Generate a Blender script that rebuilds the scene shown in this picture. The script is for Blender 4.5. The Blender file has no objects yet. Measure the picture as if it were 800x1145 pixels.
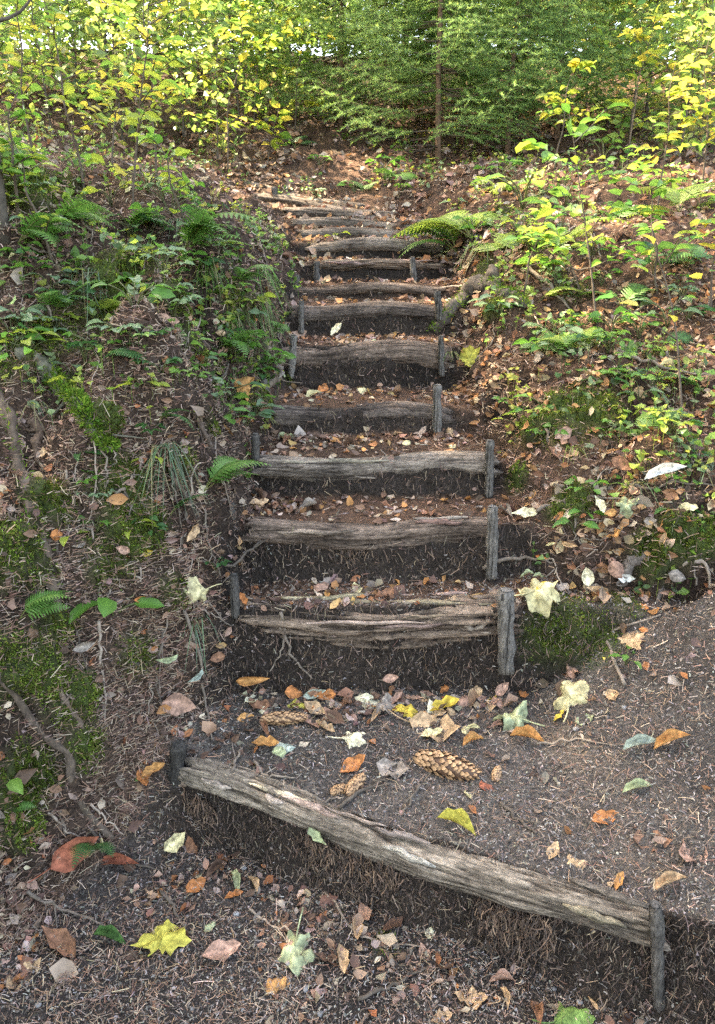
import bpy, math, random
import numpy as np
from mathutils import Vector, Matrix

rng = np.random.default_rng(11)
random.seed(11)
SC = bpy.context.scene
COL = SC.collection
R = math.radians

# ------------------------------------------------------------------ camera, sky, sun, exposure
CAM_H, FPX, PITCH = 1.6, 832.0, R(18.7)          # eye height, focal length in photo pixels, downward tilt
cam_d = bpy.data.cameras.new('camera')
cam = bpy.data.objects.new('camera', cam_d); COL.objects.link(cam)
cam.location = (0, 0, CAM_H); cam.rotation_euler = (R(90) - PITCH, 0, 0)
cam_d.sensor_fit = 'VERTICAL'; cam_d.sensor_height = 36.0
cam_d.lens = FPX / 1145.0 * 36.0
cam_d.clip_start = 0.05; cam_d.clip_end = 500
SC.camera = cam

SUN_AZ, SUN_EL = R(-62), R(50)                   # azimuth from +Y (forward), negative = left
sun_dir = Vector((math.sin(SUN_AZ) * math.cos(SUN_EL), math.cos(SUN_AZ) * math.cos(SUN_EL), math.sin(SUN_EL)))
W = bpy.data.worlds.new('World'); SC.world = W; W.use_nodes = True
nt = W.node_tree
bg = nt.nodes['Background']
sky = nt.nodes.new('ShaderNodeTexSky'); sky.sky_type = 'NISHITA'; sky.sun_disc = False
sky.sun_elevation = SUN_EL; sky.sun_rotation = SUN_AZ
sky.air_density = 1.0; sky.dust_density = 4.0; sky.ozone_density = 0.6; sky.altitude = 400
nt.links.new(sky.outputs[0], bg.inputs[0]); bg.inputs[1].default_value = 0.15
sd = bpy.data.lights.new('sun', 'SUN'); sd.energy = 4.6; sd.angle = R(0.6); sd.color = (1.0, 0.93, 0.80)
so = bpy.data.objects.new('sun', sd); COL.objects.link(so); so.location = (-20, 12, 25)
so.rotation_euler = (-sun_dir).to_track_quat('-Z', 'Y').to_euler()
vs = SC.view_settings
SC.display_settings.display_device = 'sRGB'
vs.view_transform = 'Standard'; vs.look = 'None'; vs.gamma = 1.0; vs.use_curve_mapping = False
vs.exposure = 3.55
vs.use_white_balance = True; vs.white_balance_temperature = 8000; vs.white_balance_tint = 10
SC.cycles.use_denoising = False
SC.cycles.denoiser = 'OPENIMAGEDENOISE'
SC.cycles.denoising_input_passes = 'RGB_ALBEDO_NORMAL'
SC.cycles.denoising_prefilter = 'ACCURATE'
SC.cycles.max_bounces = 6; SC.cycles.diffuse_bounces = 3; SC.cycles.transmission_bounces = 4
SC.cycles.use_adaptive_sampling = True; SC.cycles.adaptive_threshold = 0.01

# ------------------------------------------------------------------ noise
def _hash(ix, iy, iz, seed):
    h = (ix.astype(np.int64) * 374761393 + iy.astype(np.int64) * 668265263 + iz.astype(np.int64) * 2147483647 + seed * 974711) & 0xffffffff
    h = ((h ^ (h >> 13)) * 1274126177) & 0xffffffff
    h = ((h ^ (h >> 16)) * 2246822519) & 0xffffffff
    return ((h ^ (h >> 15)) & 0xffffff) / float(0xffffff)

def vn3(x, y, z, seed=0):
    x, y, z = np.broadcast_arrays(np.asarray(x, float), np.asarray(y, float), np.asarray(z, float))
    ix, iy, iz = np.floor(x), np.floor(y), np.floor(z)
    fx, fy, fz = x - ix, y - iy, z - iz
    fx, fy, fz = [f * f * (3 - 2 * f) for f in (fx, fy, fz)]
    r = 0
    for a in (0, 1):
        for b in (0, 1):
            for c in (0, 1):
                w = (fx if a else 1 - fx) * (fy if b else 1 - fy) * (fz if c else 1 - fz)
                r = r + w * _hash(ix + a, iy + b, iz + c, seed)
    return r

def vn2(x, y, seed=0):
    x, y = np.broadcast_arrays(np.asarray(x, float), np.asarray(y, float))
    ix, iy = np.floor(x), np.floor(y)
    fx, fy = x - ix, y - iy
    fx = fx * fx * (3 - 2 * fx); fy = fy * fy * (3 - 2 * fy)
    o = np.zeros_like(ix)
    return (_hash(ix, iy, o, seed) * (1 - fx) * (1 - fy) + _hash(ix + 1, iy, o, seed) * fx * (1 - fy)
            + _hash(ix, iy + 1, o, seed) * (1 - fx) * fy + _hash(ix + 1, iy + 1, o, seed) * fx * fy)

def fbm2(x, y, f, o=4, seed=0):
    s = 0; a = 0.5
    for i in range(o):
        s = s + a * (vn2(np.asarray(x) * f, np.asarray(y) * f, seed + i) - 0.5); f *= 2.07; a *= 0.5
    return s

def fbm3(x, y, z, o=3, seed=0):
    s = 0; a = 0.5; f = 1.0
    for i in range(o):
        s = s + a * (vn3(x * f, y * f, z * f, seed + i) - 0.5); f *= 2.07; a *= 0.5
    return s

def sst(a, b, x):
    t = np.clip((x - a) / (b - a), 0, 1); return t * t * (3 - 2 * t)

# ------------------------------------------------------------------ shape of the place
# steps: front edge y at x=0, slope of the edge dy/dx, height at foot, height on top, log radius, left end x, right end x
STEPS = [
    dict(e=1.54, m=-0.457, zb=0.02, zt=0.235, r=0.058, xl=-0.47, xr=0.64),
    dict(e=2.09, m=0.00, zb=0.31, zt=0.560, r=0.112, xl=-0.35, xr=0.50),
    dict(e=2.30, m=0.00, zb=0.60, zt=0.770, r=0.055, xl=-0.345, xr=0.45),
    dict(e=2.60, m=0.02, zb=0.79, zt=0.915, r=0.052, xl=-0.33, xr=0.48),
    dict(e=3.00, m=-0.02, zb=0.93, zt=1.030, r=0.050, xl=-0.34, xr=0.34),
    dict(e=3.40, m=0.00, zb=1.05, zt=1.235, r=0.062, xl=-0.33, xr=0.40),
    dict(e=3.68, m=0.00, zb=1.26, zt=1.390, r=0.048, xl=-0.29, xr=0.40),
    dict(e=4.02, m=0.02, zb=1.405, zt=1.470, r=0.036, xl=-0.31, xr=0.41),
    dict(e=4.40, m=0.00, zb=1.485, zt=1.585, r=0.045, xl=-0.23, xr=0.46),
    dict(e=4.70, m=0.00, zb=1.60, zt=1.705, r=0.045, xl=-0.28, xr=0.50),
    dict(e=4.88, m=-0.08, zb=1.715, zt=1.770, r=0.040, xl=-0.34, xr=0.53, t=-.02),
    dict(e=5.03, m=-0.16, zb=1.775, zt=1.830, r=0.042, xl=-0.38, xr=0.47, t=-.05),
    dict(e=5.18, m=-0.26, zb=1.835, zt=1.880, r=0.040, xl=-0.46, xr=0.46, t=-.09),
    dict(e=5.32, m=-0.42, zb=1.885, zt=1.925, r=0.042, xl=-0.70, xr=0.24, t=-.15),
    dict(e=5.46, m=-0.55, zb=1.930, zt=1.965, r=0.044, xl=-0.95, xr=0.02, t=-.19),
]
HSY = [-4, 0.9, 1.3, 1.75, 2.05, 2.3, 2.6, 3.0, 3.4, 3.7, 4.0, 4.4, 4.7, 5.0, 5.5, 7.0, 9.2, 12, 20, 40, 90]
HSZ = [-.6, -.02, 0.02, 0.17, 0.36, 0.66, 0.83, 0.97, 1.14, 1.31, 1.43, 1.53, 1.65, 1.80, 2.02, 2.60, 3.52, 4.25, 6.1, 10.5, 18]

def edge(i, x):
    s = STEPS[i]
    if i == 0:
        return s['e'] + s['m'] * np.clip(x, -0.47, 0.80)
    return s['e'] + s['m'] * np.clip(x, -1.2, 1.2)

MOUNDS = []        # (x, y, radius, height)

def h(x, y, fine=True):
    x = np.asarray(x, float); y = np.asarray(y, float)
    # stairs
    wob = 0.012 * (vn2(x * 9, y * 3, 5) - 0.5) * 2
    z = np.interp(y, [-4, 0.9, 1.75], [-.25, -0.02, 0.03]) + 0 * x
    for i, s in enumerate(STEPS):
        ex = edge(i, x) + wob
        wd = 0.035 + (0.9 * np.clip(-0.37 - x, 0, 1) if i == 0 else 0)
        if i == 0: ex = ex - 0.5 * np.clip(-0.37 - x, 0, .4)
        k = sst(0, 1, (y - ex + .045) / (wd + .045))
        nxt = edge(i + 1, x) if i + 1 < len(STEPS) else ex + 0.8
        zn = STEPS[i + 1]['zb'] if i + 1 < len(STEPS) else 2.25
        tread = s['zt'] + (zn - s['zt']) * np.clip((y - ex) / (nxt - ex), 0, 1.0)
        tread = tread + s.get('t', 0) * np.clip(x, -1.2, .6)
        if i == 0:
            side = np.clip(x - 0.55, 0, 3)
            tread = tread + side * (0.16 + 0.5 * sst(1.35, 2.05, y)) * sst(1.0, 1.5, y)
        z = z + (tread - z) * k
    stair = z
    hs = np.interp(y, HSY, HSZ)
    # left bank
    xl = np.interp(y, [0.5, 1.2, 1.75, 2.1, 2.6, 3.4, 4.4, 5.0, 5.4, 6.0], [-1.3, -0.98, -0.60, -0.38, -0.365, -0.35, -0.33, -0.42, -0.75, -1.1])
    xl = xl + 0.05 * sst(1.9, 2.1, y) + 0.06 * (vn2(y * 2.3, 0 * y, 21) - 0.5)
    sl = np.clip(xl - x, 0, 30)
    al = np.interp(y, [0.5, 1.2, 1.75, 2.2, 2.7, 3.4, 4.2, 5.0, 5.6, 7], [0.3, 0.42, 0.52, 0.56, 0.52, 0.44, 0.30, 0.14, 0.05, 0.0])
    lb = hs + al * sst(0, 1, (sl + .03) / (0.36 + 0.05 * np.sin(y * 5))) * (1 + .5 * fbm2(x, y, 3.1, 2, 33)) + 0.26 * np.clip(sl - 0.1, 0, 2.2) * np.interp(y, [0, 4, 6, 9], [1, 1, .5, .25])
    # right bank
    xr = np.interp(y, [0.5, 2.10, 2.24, 2.36, 2.6, 3.0, 3.4, 4.4, 5.0, 5.6, 6.4], [1.9, 1.25, 0.62, 0.53, 0.51, 0.42, 0.44, 0.50, 0.55, 0.2, -0.4])
    sr = np.clip(x - xr, 0, 30)
    ar = np.interp(y, [1.0, 2.0, 2.3, 3.4, 4.4, 5.2, 6], [0.1, 0.12, 0.12, 0.15, 0.18, 0.08, 0.0])
    rb = hs + ar * sst(0, 1, sr / 0.22) + 0.20 * np.clip(sr - 0.1, 0, 2.0) * np.interp(y, [0, 4, 6, 9], [1, 1, .2, -.25])
    ml = sst(0, 0.10, sl); mr = sst(0, 0.10, sr)
    z = stair * (1 - ml) + lb * ml
    z = z * (1 - mr) + rb * mr
    top = sst(5.6, 6.3, y)
    hill = hs + 0.10 * np.clip(-x - 0.8, 0, 4) * np.interp(y, [5, 9, 14], [1, .6, .2]) + 0.02 * np.clip(x, 0, 3) - 0.10 * np.clip(x - 3, 0, 20) * sst(7, 10, y)
    z = z * (1 - top) + hill * top
    for (mx, my, mrad, mh) in MOUNDS:
        d2 = ((x - mx) ** 2 + (y - my) ** 2) / (mrad * mrad)
        z = z + mh * np.exp(-d2 * 1.4)
    if fine:
        off = np.clip(np.maximum(ml, mr) + top, 0, 1)
        z = z + off * (0.22 * fbm2(x, y, 2.1, 3, 31) + (0.12 + .08 * ml) * fbm2(x, y, 5.5, 3, 41))
        z = z + (0.022 + 0.03 * off) * fbm2(x, y, 24, 3, 51)
    return z

PC, PS = math.cos(PITCH), math.sin(PITCH)
def ray(px, py):
    u = (np.asarray(px, float) - 400) / FPX; v = -(np.asarray(py, float) - 572.5) / FPX
    return np.stack([u, PC + v * PS, -PS + v * PC], -1)

TS = np.concatenate([np.linspace(0.9, 7, 900), np.linspace(7.01, 40, 500)])
def hit(px, py):
    """photo pixel -> point on the ground that it looks at"""
    d = ray(px, py)
    P = d[None, :] * TS[:, None] + np.array([0, 0, CAM_H])
    g = P[:, 2] - h(P[:, 0], P[:, 1])
    i = int(np.argmax(g < 0)) if (g < 0).any() else len(TS) - 1
    return P[i]

def at_y(px, py, y):
    d = ray(px, py); return d * (y / d[1]) + np.array([0, 0, CAM_H])

def project(p):
    p = np.asarray(p, float) - np.array([0, 0, CAM_H])
    yy = p[..., 1] * PC - p[..., 2] * PS; vv = p[..., 1] * PS + p[..., 2] * PC
    return 400 + FPX * p[..., 0] / yy, 572.5 - FPX * vv / yy

def normal(x, y, e=0.02):
    nx = (h(x - e, y) - h(x + e, y)) / (2 * e); ny = (h(x, y - e) - h(x, y + e)) / (2 * e)
    n = np.stack([nx, ny, np.ones_like(nx)], -1)
    return n / np.linalg.norm(n, axis=-1, keepdims=True)

for (px, py, yy, rad, mh) in [(30, 205, 2.75, 0.26, 0.30), (150, 330, 2.7, 0.16, 0.14), (740, 615, 2.36, 0.14, 0.08),
                              (640, 470, 2.9, 0.26, 0.10), (255, 300, 3.3, 0.18, 0.16), (258, 345, 3.45, .13, .15), (232, 400, 3.05, .12, .16), (190, 455, 2.62, .14, .15),
                              (165, 520, 2.36, .12, .13), (112, 600, 2.12, .11, .12), (225, 600, 2.25, .07, .07), (212, 640, 2.1, .10, -.10), (82, 560, 2.2, .10, -.13), (240, 440, 2.85, .08, -.09),
                              (150, 440, 2.55, .10, -.12), (40, 640, 1.95, .10, .10), (20, 560, 2.05, .09, -.10), (600, 690, 2.2, .08, .05), (715, 600, 2.42, .10, .07)]:
    MOUNDS.append((float(at_y(px, py, yy)[0]), yy, rad, mh))

# ------------------------------------------------------------------ mesh helpers
def build(name, V, F4=None, F3=None, col=None, mat=None, parent=None, smooth=True, link=True):
    V = np.asarray(V, np.float32).reshape(-1, 3)
    me = bpy.data.meshes.new(name)
    me.vertices.add(len(V)); me.vertices.foreach_set('co', V.ravel())
    n4 = 0 if F4 is None else len(F4); n3 = 0 if F3 is None else len(F3)
    li = []
    if n4: li.append(np.asarray(F4, np.int32).ravel())
    if n3: li.append(np.asarray(F3, np.int32).ravel())
    li = np.concatenate(li)
    me.loops.add(len(li)); me.loops.foreach_set('vertex_index', li)
    tot = np.concatenate([np.full(n4, 4, np.int32), np.full(n3, 3, np.int32)])
    start = np.concatenate([[0], np.cumsum(tot)[:-1]]).astype(np.int32)
    me.polygons.add(n4 + n3); me.polygons.foreach_set('loop_start', start)
    me.update(calc_edges=True)
    me.polygons.foreach_set('use_smooth', np.full(n4 + n3, smooth, dtype=bool))
    if col is not None:
        col = np.asarray(col, np.float32)
        if col.ndim == 1: col = np.tile(col, (len(V), 1))
        a = me.attributes.new('tint', 'FLOAT_COLOR', 'POINT')
        a.data.foreach_set('color', np.concatenate([col[:, :3], np.ones((len(V), 1), np.float32)], 1).ravel())
    if mat: me.materials.append(mat)
    if not link: return me
    return obj(name, me, parent)

def obj(name, me, parent=None, loc=None):
    o = bpy.data.objects.new(name, me); COL.objects.link(o)
    if parent: o.parent = parent
    if loc is not None: o.location = [float(v) for v in loc]
    return o

def empty(name, loc=(0, 0, 0), rz=0):
    o = bpy.data.objects.new(name, None); COL.objects.link(o)
    o.empty_display_size = 0.05
    o.location = [float(v) for v in loc]; o.rotation_euler = (0, 0, rz)
    return o

LABELLED = []
def tag(o, label, cat, group=None, p=None):
    o['label'] = label; o['category'] = cat
    if group: o['group'] = group
    if p is not None: LABELLED.append((o, np.array(p, float)))
    return o

def kind(o, k): o['kind'] = k; return o

class Acc:
    """collects pieces of one mesh"""
    def __init__(s): s.V = []; s.F4 = []; s.F3 = []; s.C = []; s.n = 0
    def add(s, V, F4=None, F3=None, col=(.5, .5, .5)):
        V = np.asarray(V, float).reshape(-1, 3); s.V.append(V)
        if F4 is not None and len(F4): s.F4.append(np.asarray(F4) + s.n)
        if F3 is not None and len(F3): s.F3.append(np.asarray(F3) + s.n)
        c = np.asarray(col, float)
        s.C.append(np.tile(c, (len(V), 1)) if c.ndim == 1 else c); s.n += len(V)
        return s
    def build(s, name, mat, parent=None, smooth=True, link=True):
        return build(name, np.concatenate(s.V), np.concatenate(s.F4) if s.F4 else None,
                     np.concatenate(s.F3) if s.F3 else None, np.concatenate(s.C), mat, parent, smooth, link)

def tube(pts, rad, n=8, cap=True, rough=0.0, seed=0):
    pts = np.asarray(pts, float); rad = np.broadcast_to(np.asarray(rad, float), (len(pts),))
    T = np.gradient(pts, axis=0); T /= np.linalg.norm(T, axis=1, keepdims=True) + 1e-9
    up = np.array([0.13, 0.21, 0.97]) if abs(T[:, 2]).mean() < 0.8 else np.array([0.97, 0.2, 0.1])
    A = np.cross(T, up); A /= np.linalg.norm(A, axis=1, keepdims=True) + 1e-9
    B = np.cross(T, A)
    th = np.arange(n) / n * 2 * np.pi
    rr = rad[:, None] * np.ones((1, n))
    if rough:
        s = np.arange(len(pts))[:, None] / len(pts) * 15
        rr = rr * (1 + rough * 2 * fbm3(np.cos(th)[None] * 1.6 + seed, np.sin(th)[None] * 1.6, s, 2, seed))
    V = pts[:, None] + rr[..., None] * (np.cos(th)[None, :, None] * A[:, None] + np.sin(th)[None, :, None] * B[:, None])
    m = len(pts)
    i, j = np.meshgrid(np.arange(m - 1), np.arange(n), indexing='ij')
    F = np.stack([i * n + j, i * n + (j + 1) % n, (i + 1) * n + (j + 1) % n, (i + 1) * n + j], -1).reshape(-1, 4)
    V = V.reshape(-1, 3); F3 = None
    if cap:
        V = np.concatenate([V, pts[:1], pts[-1:]])
        k = np.arange(n); a, b = m * n, m * n + 1
        F3 = np.concatenate([np.stack([(k + 1) % n, k, np.full(n, a)], -1),
                             np.stack([(m - 1) * n + k, (m - 1) * n + (k + 1) % n, np.full(n, b)], -1)])
    return V, F, F3

def spline(P, n):
    P = np.asarray(P, float); t = np.linspace(0, len(P) - 1, n)
    Q = np.concatenate([2 * P[:1] - P[1:2], P, 2 * P[-1:] - P[-2:-1]])
    i = np.clip(np.floor(t).astype(int), 0, len(P) - 2); f = (t - i)[:, None]
    a, b, c, d = Q[i], Q[i + 1], Q[i + 2], Q[i + 3]
    return 0.5 * (2 * b + (c - a) * f + (2 * a - 5 * b + 4 * c - d) * f * f + (3 * b - a - 3 * c + d) * f ** 3)

def frames(n, ang):
    """rotation matrices whose z is n and whose x heads along ang"""
    n = np.asarray(n, float); ang = np.asarray(ang, float)
    a = np.stack([np.cos(ang), np.sin(ang), 0 * ang], -1)
    x = a - n * (a * n).sum(-1, keepdims=True); x /= np.linalg.norm(x, axis=-1, keepdims=True) + 1e-9
    y = np.cross(n, x)
    return np.stack([x, y, n], -1)

def scatter(acc, Vt, Ft, pos, Rm, scale, cols, F3=False):
    """many copies of one template into a mesh"""
    K = len(pos); n = len(Vt)
    if K == 0: return
    sc = np.asarray(scale, float)
    sc = sc[:, None] if sc.ndim == 1 else sc
    V = np.einsum('kij,knj->kni', Rm, Vt[None] * sc[:, None, :]) + pos[:, None]
    F = (Ft[None] + (np.arange(K) * n)[:, None, None]).reshape(-1, Ft.shape[1])
    C = np.repeat(cols, n, axis=0)
    if F3: acc.add(V, None, F, C)
    else: acc.add(V, F, None, C)

def pick(pal, k, jit=0.15, r=rng):
    pal = np.asarray(pal, float)
    c = pal[r.integers(0, len(pal), k)]
    return np.clip(c * (1 + jit * r.normal(size=(k, 1))) * (1 + 0.05 * r.normal(size=(k, 3))), 0.004, 0.95)

# ------------------------------------------------------------------ materials
def newmat(name):
    m = bpy.data.materials.new(name); m.use_nodes = True
    t = m.node_tree; b = t.nodes['Principled BSDF']; o = t.nodes['Material Output']
    return m, t, b, o

def node(t, typ, **kw):
    n = t.nodes.new(typ)
    for k, v in kw.items(): setattr(n, k, v)
    return n

def tint_var(t, scale, lo, hi, coord='Object', detail=4, stretch=None):
    """tint attribute multiplied by a noise between lo and hi"""
    a = node(t, 'ShaderNodeAttribute', attribute_name='tint')
    tc = node(t, 'ShaderNodeTexCoord'); nz = node(t, 'ShaderNodeTexNoise')
    nz.inputs['Scale'].default_value = scale; nz.inputs['Detail'].default_value = detail; nz.inputs['Roughness'].default_value = 0.65
    if stretch:
        mp = node(t, 'ShaderNodeMapping'); mp.inputs['Scale'].default_value = stretch
        t.links.new(tc.outputs[coord], mp.inputs[0]); t.links.new(mp.outputs[0], nz.inputs['Vector'])
    else:
        t.links.new(tc.outputs[coord], nz.inputs['Vector'])
    mr = node(t, 'ShaderNodeMapRange'); mr.inputs[1].default_value = 0.3; mr.inputs[2].default_value = 0.7
    mr.inputs[3].default_value = lo; mr.inputs[4].default_value = hi
    t.links.new(nz.outputs['Fac'], mr.inputs[0])
    mx = node(t, 'ShaderNodeVectorMath', operation='SCALE')
    t.links.new(a.outputs['Color'], mx.inputs[0]); t.links.new(mr.outputs[0], mx.inputs['Scale'])
    return mx.outputs[0], nz, mr

def bump(t, b, fac, strength, dist):
    bp = node(t, 'ShaderNodeBump'); bp.inputs['Strength'].default_value = strength; bp.inputs['Distance'].default_value = dist
    t.links.new(fac, bp.inputs['Height']); t.links.new(bp.outputs[0], b.inputs['Normal'])

def mat_soil():
    m, t, b, o = newmat('forest_soil')
    c, nz, _ = tint_var(t, 75, 0.40, 1.75, detail=9)
    t.links.new(c, b.inputs['Base Color']); b.inputs['Roughness'].default_value = 0.95
    b.inputs['Specular IOR Level'].default_value = 0.2
    n2 = node(t, 'ShaderNodeTexNoise'); n2.inputs['Scale'].default_value = 140; n2.inputs['Detail'].default_value = 6
    tc = node(t, 'ShaderNodeTexCoord'); t.links.new(tc.outputs['Object'], n2.inputs['Vector'])
    bump(t, b, n2.outputs['Fac'], 1.0, 0.022)
    return m

def mat_simple(name, scale=60, lo=0.7, hi=1.3, rough=0.8, bs=0.3, bd=0.003, spec=0.3, stretch=None, detail=4):
    m, t, b, o = newmat(name)
    c, nz, _ = tint_var(t, scale, lo, hi, stretch=stretch, detail=detail)
    t.links.new(c, b.inputs['Base Color']); b.inputs['Roughness'].default_value = rough
    b.inputs['Specular IOR Level'].default_value = spec
    if bs: bump(t, b, nz.outputs['Fac'], bs, bd)
    return m

def mat_leaf(name, trans=0.45, rough=0.5, scale=90, lo=0.75, hi=1.25, spec=0.35):
    m, t, b, o = newmat(name)
    c, nz, _ = tint_var(t, scale, lo, hi)
    t.links.new(c, b.inputs['Base Color']); b.inputs['Roughness'].default_value = rough
    b.inputs['Specular IOR Level'].default_value = spec
    if trans > 0:
        tr = node(t, 'ShaderNodeBsdfTranslucent'); mx = node(t, 'ShaderNodeMixShader'); mx.inputs[0].default_value = trans
        br = node(t, 'ShaderNodeVectorMath', operation='SCALE'); br.inputs['Scale'].default_value = 1.35
        t.links.new(c, br.inputs[0]); t.links.new(br.outputs[0], tr.inputs[0])
        t.links.new(b.outputs[0], mx.inputs[1]); t.links.new(tr.outputs[0], mx.inputs[2]); t.links.new(mx.outputs[0], o.inputs[0])
    return m

def mat_wood(name, stretch, fine_stretch, scale=26):
    m, t, b, o = newmat(name)
    a = node(t, 'ShaderNodeAttribute', attribute_name='tint'); tc = node(t, 'ShaderNodeTexCoord')
    def nz(sc_, st, det, rough=.7):
        mp = node(t, 'ShaderNodeMapping'); mp.inputs['Scale'].default_value = st
        n = node(t, 'ShaderNodeTexNoise'); n.inputs['Scale'].default_value = sc_; n.inputs['Detail'].default_value = det; n.inputs['Roughness'].default_value = rough
        t.links.new(tc.outputs['Object'], mp.inputs[0]); t.links.new(mp.outputs[0], n.inputs['Vector']); return n.outputs['Fac']
    def mr(x, a0, a1, b0, b1):
        n = node(t, 'ShaderNodeMapRange'); n.inputs[1].default_value, n.inputs[2].default_value, n.inputs[3].default_value, n.inputs[4].default_value = a0, a1, b0, b1
        t.links.new(x, n.inputs[0]); return n.outputs[0]
    def mul(x, y):
        n = node(t, 'ShaderNodeMath', operation='MULTIPLY'); t.links.new(x, n.inputs[0]); t.links.new(y, n.inputs[1]); return n.outputs[0]
    grain = nz(scale, stretch, 8); fine = nz(150, fine_stretch, 6, .75); blot = nz(9, (1, 1, 1), 5); crk = nz(34, tuple(q * (.45 if q < 1 else 1.5) for q in stretch), 3, .5)
    f = mul(mul(mr(grain, .32, .68, .55, 1.35), mr(fine, .33, .67, .30, 1.75)), mul(mr(blot, .35, .65, .6, 1.3), mr(crk, .33, .40, .35, 1.0)))
    sc = node(t, 'ShaderNodeVectorMath', operation='SCALE'); t.links.new(a.outputs['Color'], sc.inputs[0]); t.links.new(f, sc.inputs['Scale'])
    t.links.new(sc.outputs[0], b.inputs['Base Color']); b.inputs['Roughness'].default_value = .92; b.inputs['Specular IOR Level'].default_value = .15
    ad = node(t, 'ShaderNodeMath', operation='ADD'); t.links.new(mul(grain, mr(crk, .33, .40, .2, 1.0)), ad.inputs[0]); t.links.new(fine, ad.inputs[1])
    bump(t, b, ad.outputs[0], 1.0, .008)
    return m

M = dict(
    soil=mat_soil(),
    needle=mat_simple('dry_needles', 8, 0.85, 1.15, 0.8, 0),
    deadleaf=mat_leaf('dry_leaf', 0.15, 0.75, 7, 0.35, 1.4, 0.2),
    leaf=mat_leaf('green_leaf', 0.48, 0.45, 60, 0.85, 1.15, 0.4),
    fern=mat_leaf('fern_leaf', 0.35, 0.5, 60, 0.8, 1.2, 0.35),
    spruce=mat_leaf('spruce_needles', 0.40, 0.6, 20, 0.85, 1.15, 0.2),
    moss=mat_leaf('moss', 0.25, 0.9, 30, 0.6, 1.4, 0.05),
    wood=mat_wood('weathered_wood', (.12, 1.7, 1.7), (.35, 1.3, 1.3)),
    stake=mat_wood('grey_stake_wood', (1.7, 1.7, .14), (1.3, 1.3, .35), 40),
    bark=mat_simple('bark', 45, 0.5, 1.4, 0.9, 0.7, 0.006, 0.2, detail=7),
    cone=mat_simple('cone_scales', 120, 0.75, 1.25, 0.6, 0.2, 0.001, 0.35),
    stone=mat_simple('stone', 60, 0.7, 1.3, 0.8, 0.4, 0.002, 0.3),
)

# ------------------------------------------------------------------ the ground
def axis_pts(a, b, core, outs_neg, outs_pos):
    c = np.arange(a, b + 1e-6, core)
    neg = []; s = core; v = a
    while v > outs_neg: s = min(s * 1.09, 1.2); v -= s; neg.append(v)
    pos = []; s = core; v = b
    while v < outs_pos: s = min(s * 1.07, 1.2); v += s; pos.append(v)
    return np.concatenate([neg[::-1], c, pos])
GX = axis_pts(-1.25, 1.2, 0.0105, -42, 42); GY = axis_pts(1.0, 3.9, 0.0105, -6, 90)
extra = np.concatenate([np.arange(s_['e'] - 0.062, s_['e'] + 0.062, 0.0042 if i_ < 7 else .009) for i_, s_ in enumerate(STEPS)])
GY = np.unique(np.round(np.concatenate([GY, extra]), 5)); GY = GY[np.concatenate([[True], np.diff(GY) > 0.0012])]
X2, Y2 = np.meshgrid(GX, GY)
wrow = np.interp(Y2, [0.85, 1.50, 1.60, 2.07], [0, 1, 1, 0])
Y2 = Y2 - 0.457 * np.clip(X2, -0.47, 0.80) * wrow
Z2 = h(X2, Y2)
gN = normal(X2, Y2, 0.012)

MOSS = []
for (px, py, rad, st) in [(20, 185, .16, 1), (50, 205, .14, 1), (10, 200, .18, 1), (140, 312, .11, 1), (95, 345, .10, .8), (190, 330, .07, .8), (115, 470, .05, 1),
                          (135, 545, .09, 1), (150, 590, .10, 1), (55, 560, .08, .8), (10, 620, .09, 1), (120, 625, .08, .9), (60, 700, .07, .8),
                          (30, 745, .10, 1), (75, 775, .08, .9), (95, 835, .07, .7), (25, 870, .08, 1), (190, 660, .06, .6), (150, 730, .07, .7), (18, 930, .06, .9),
                          (645, 465, .15, 1), (600, 480, .10, .8), (675, 455, .10, .9), (580, 537, .05, 1), (640, 562, .06, 1), (625, 575, .05, .8),
                          (755, 605, .08, 1), (735, 615, .08, 1), (785, 600, .07, 1), (615, 715, .10, .8), (660, 715, .10, .7), (640, 690, .09, .6), (690, 680, .08, .6),
                          (290, 445, .05, .9), (262, 335, .10, .8), (215, 380, .08, .6), (350, 275, .06, .3), (555, 345, .07, .9), (540, 300, .08, .6),
                          (430, 1060, .06, .35), (640, 330, .12, .4), (320, 425, .03, .8), (230, 470, .06, .6), (200, 520, .07, .6), (560, 240, .15, .5), (60, 380, .10, .7), (5, 400, .10, .8), (35, 640, .06, .7)]:
    p = hit(px, py); MOSS.append((p[0], p[1], p[2], rad, st))

def moss_mask(x, y, z):
    m = np.zeros_like(x)
    for (a, b, c, r, s) in MOSS:
        d2 = ((x - a) ** 2 + (y - b) ** 2 + (z - c) ** 2) / (r * r)
        m = np.maximum(m, s * np.exp(-d2 * 0.9))
    return np.clip((m * 1.35 - 0.25) * 1.5 * (0.35 + 2.4 * (fbm2(x + z, y - z, 11, 3, 77) + 0.22)), 0, 1)

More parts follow.
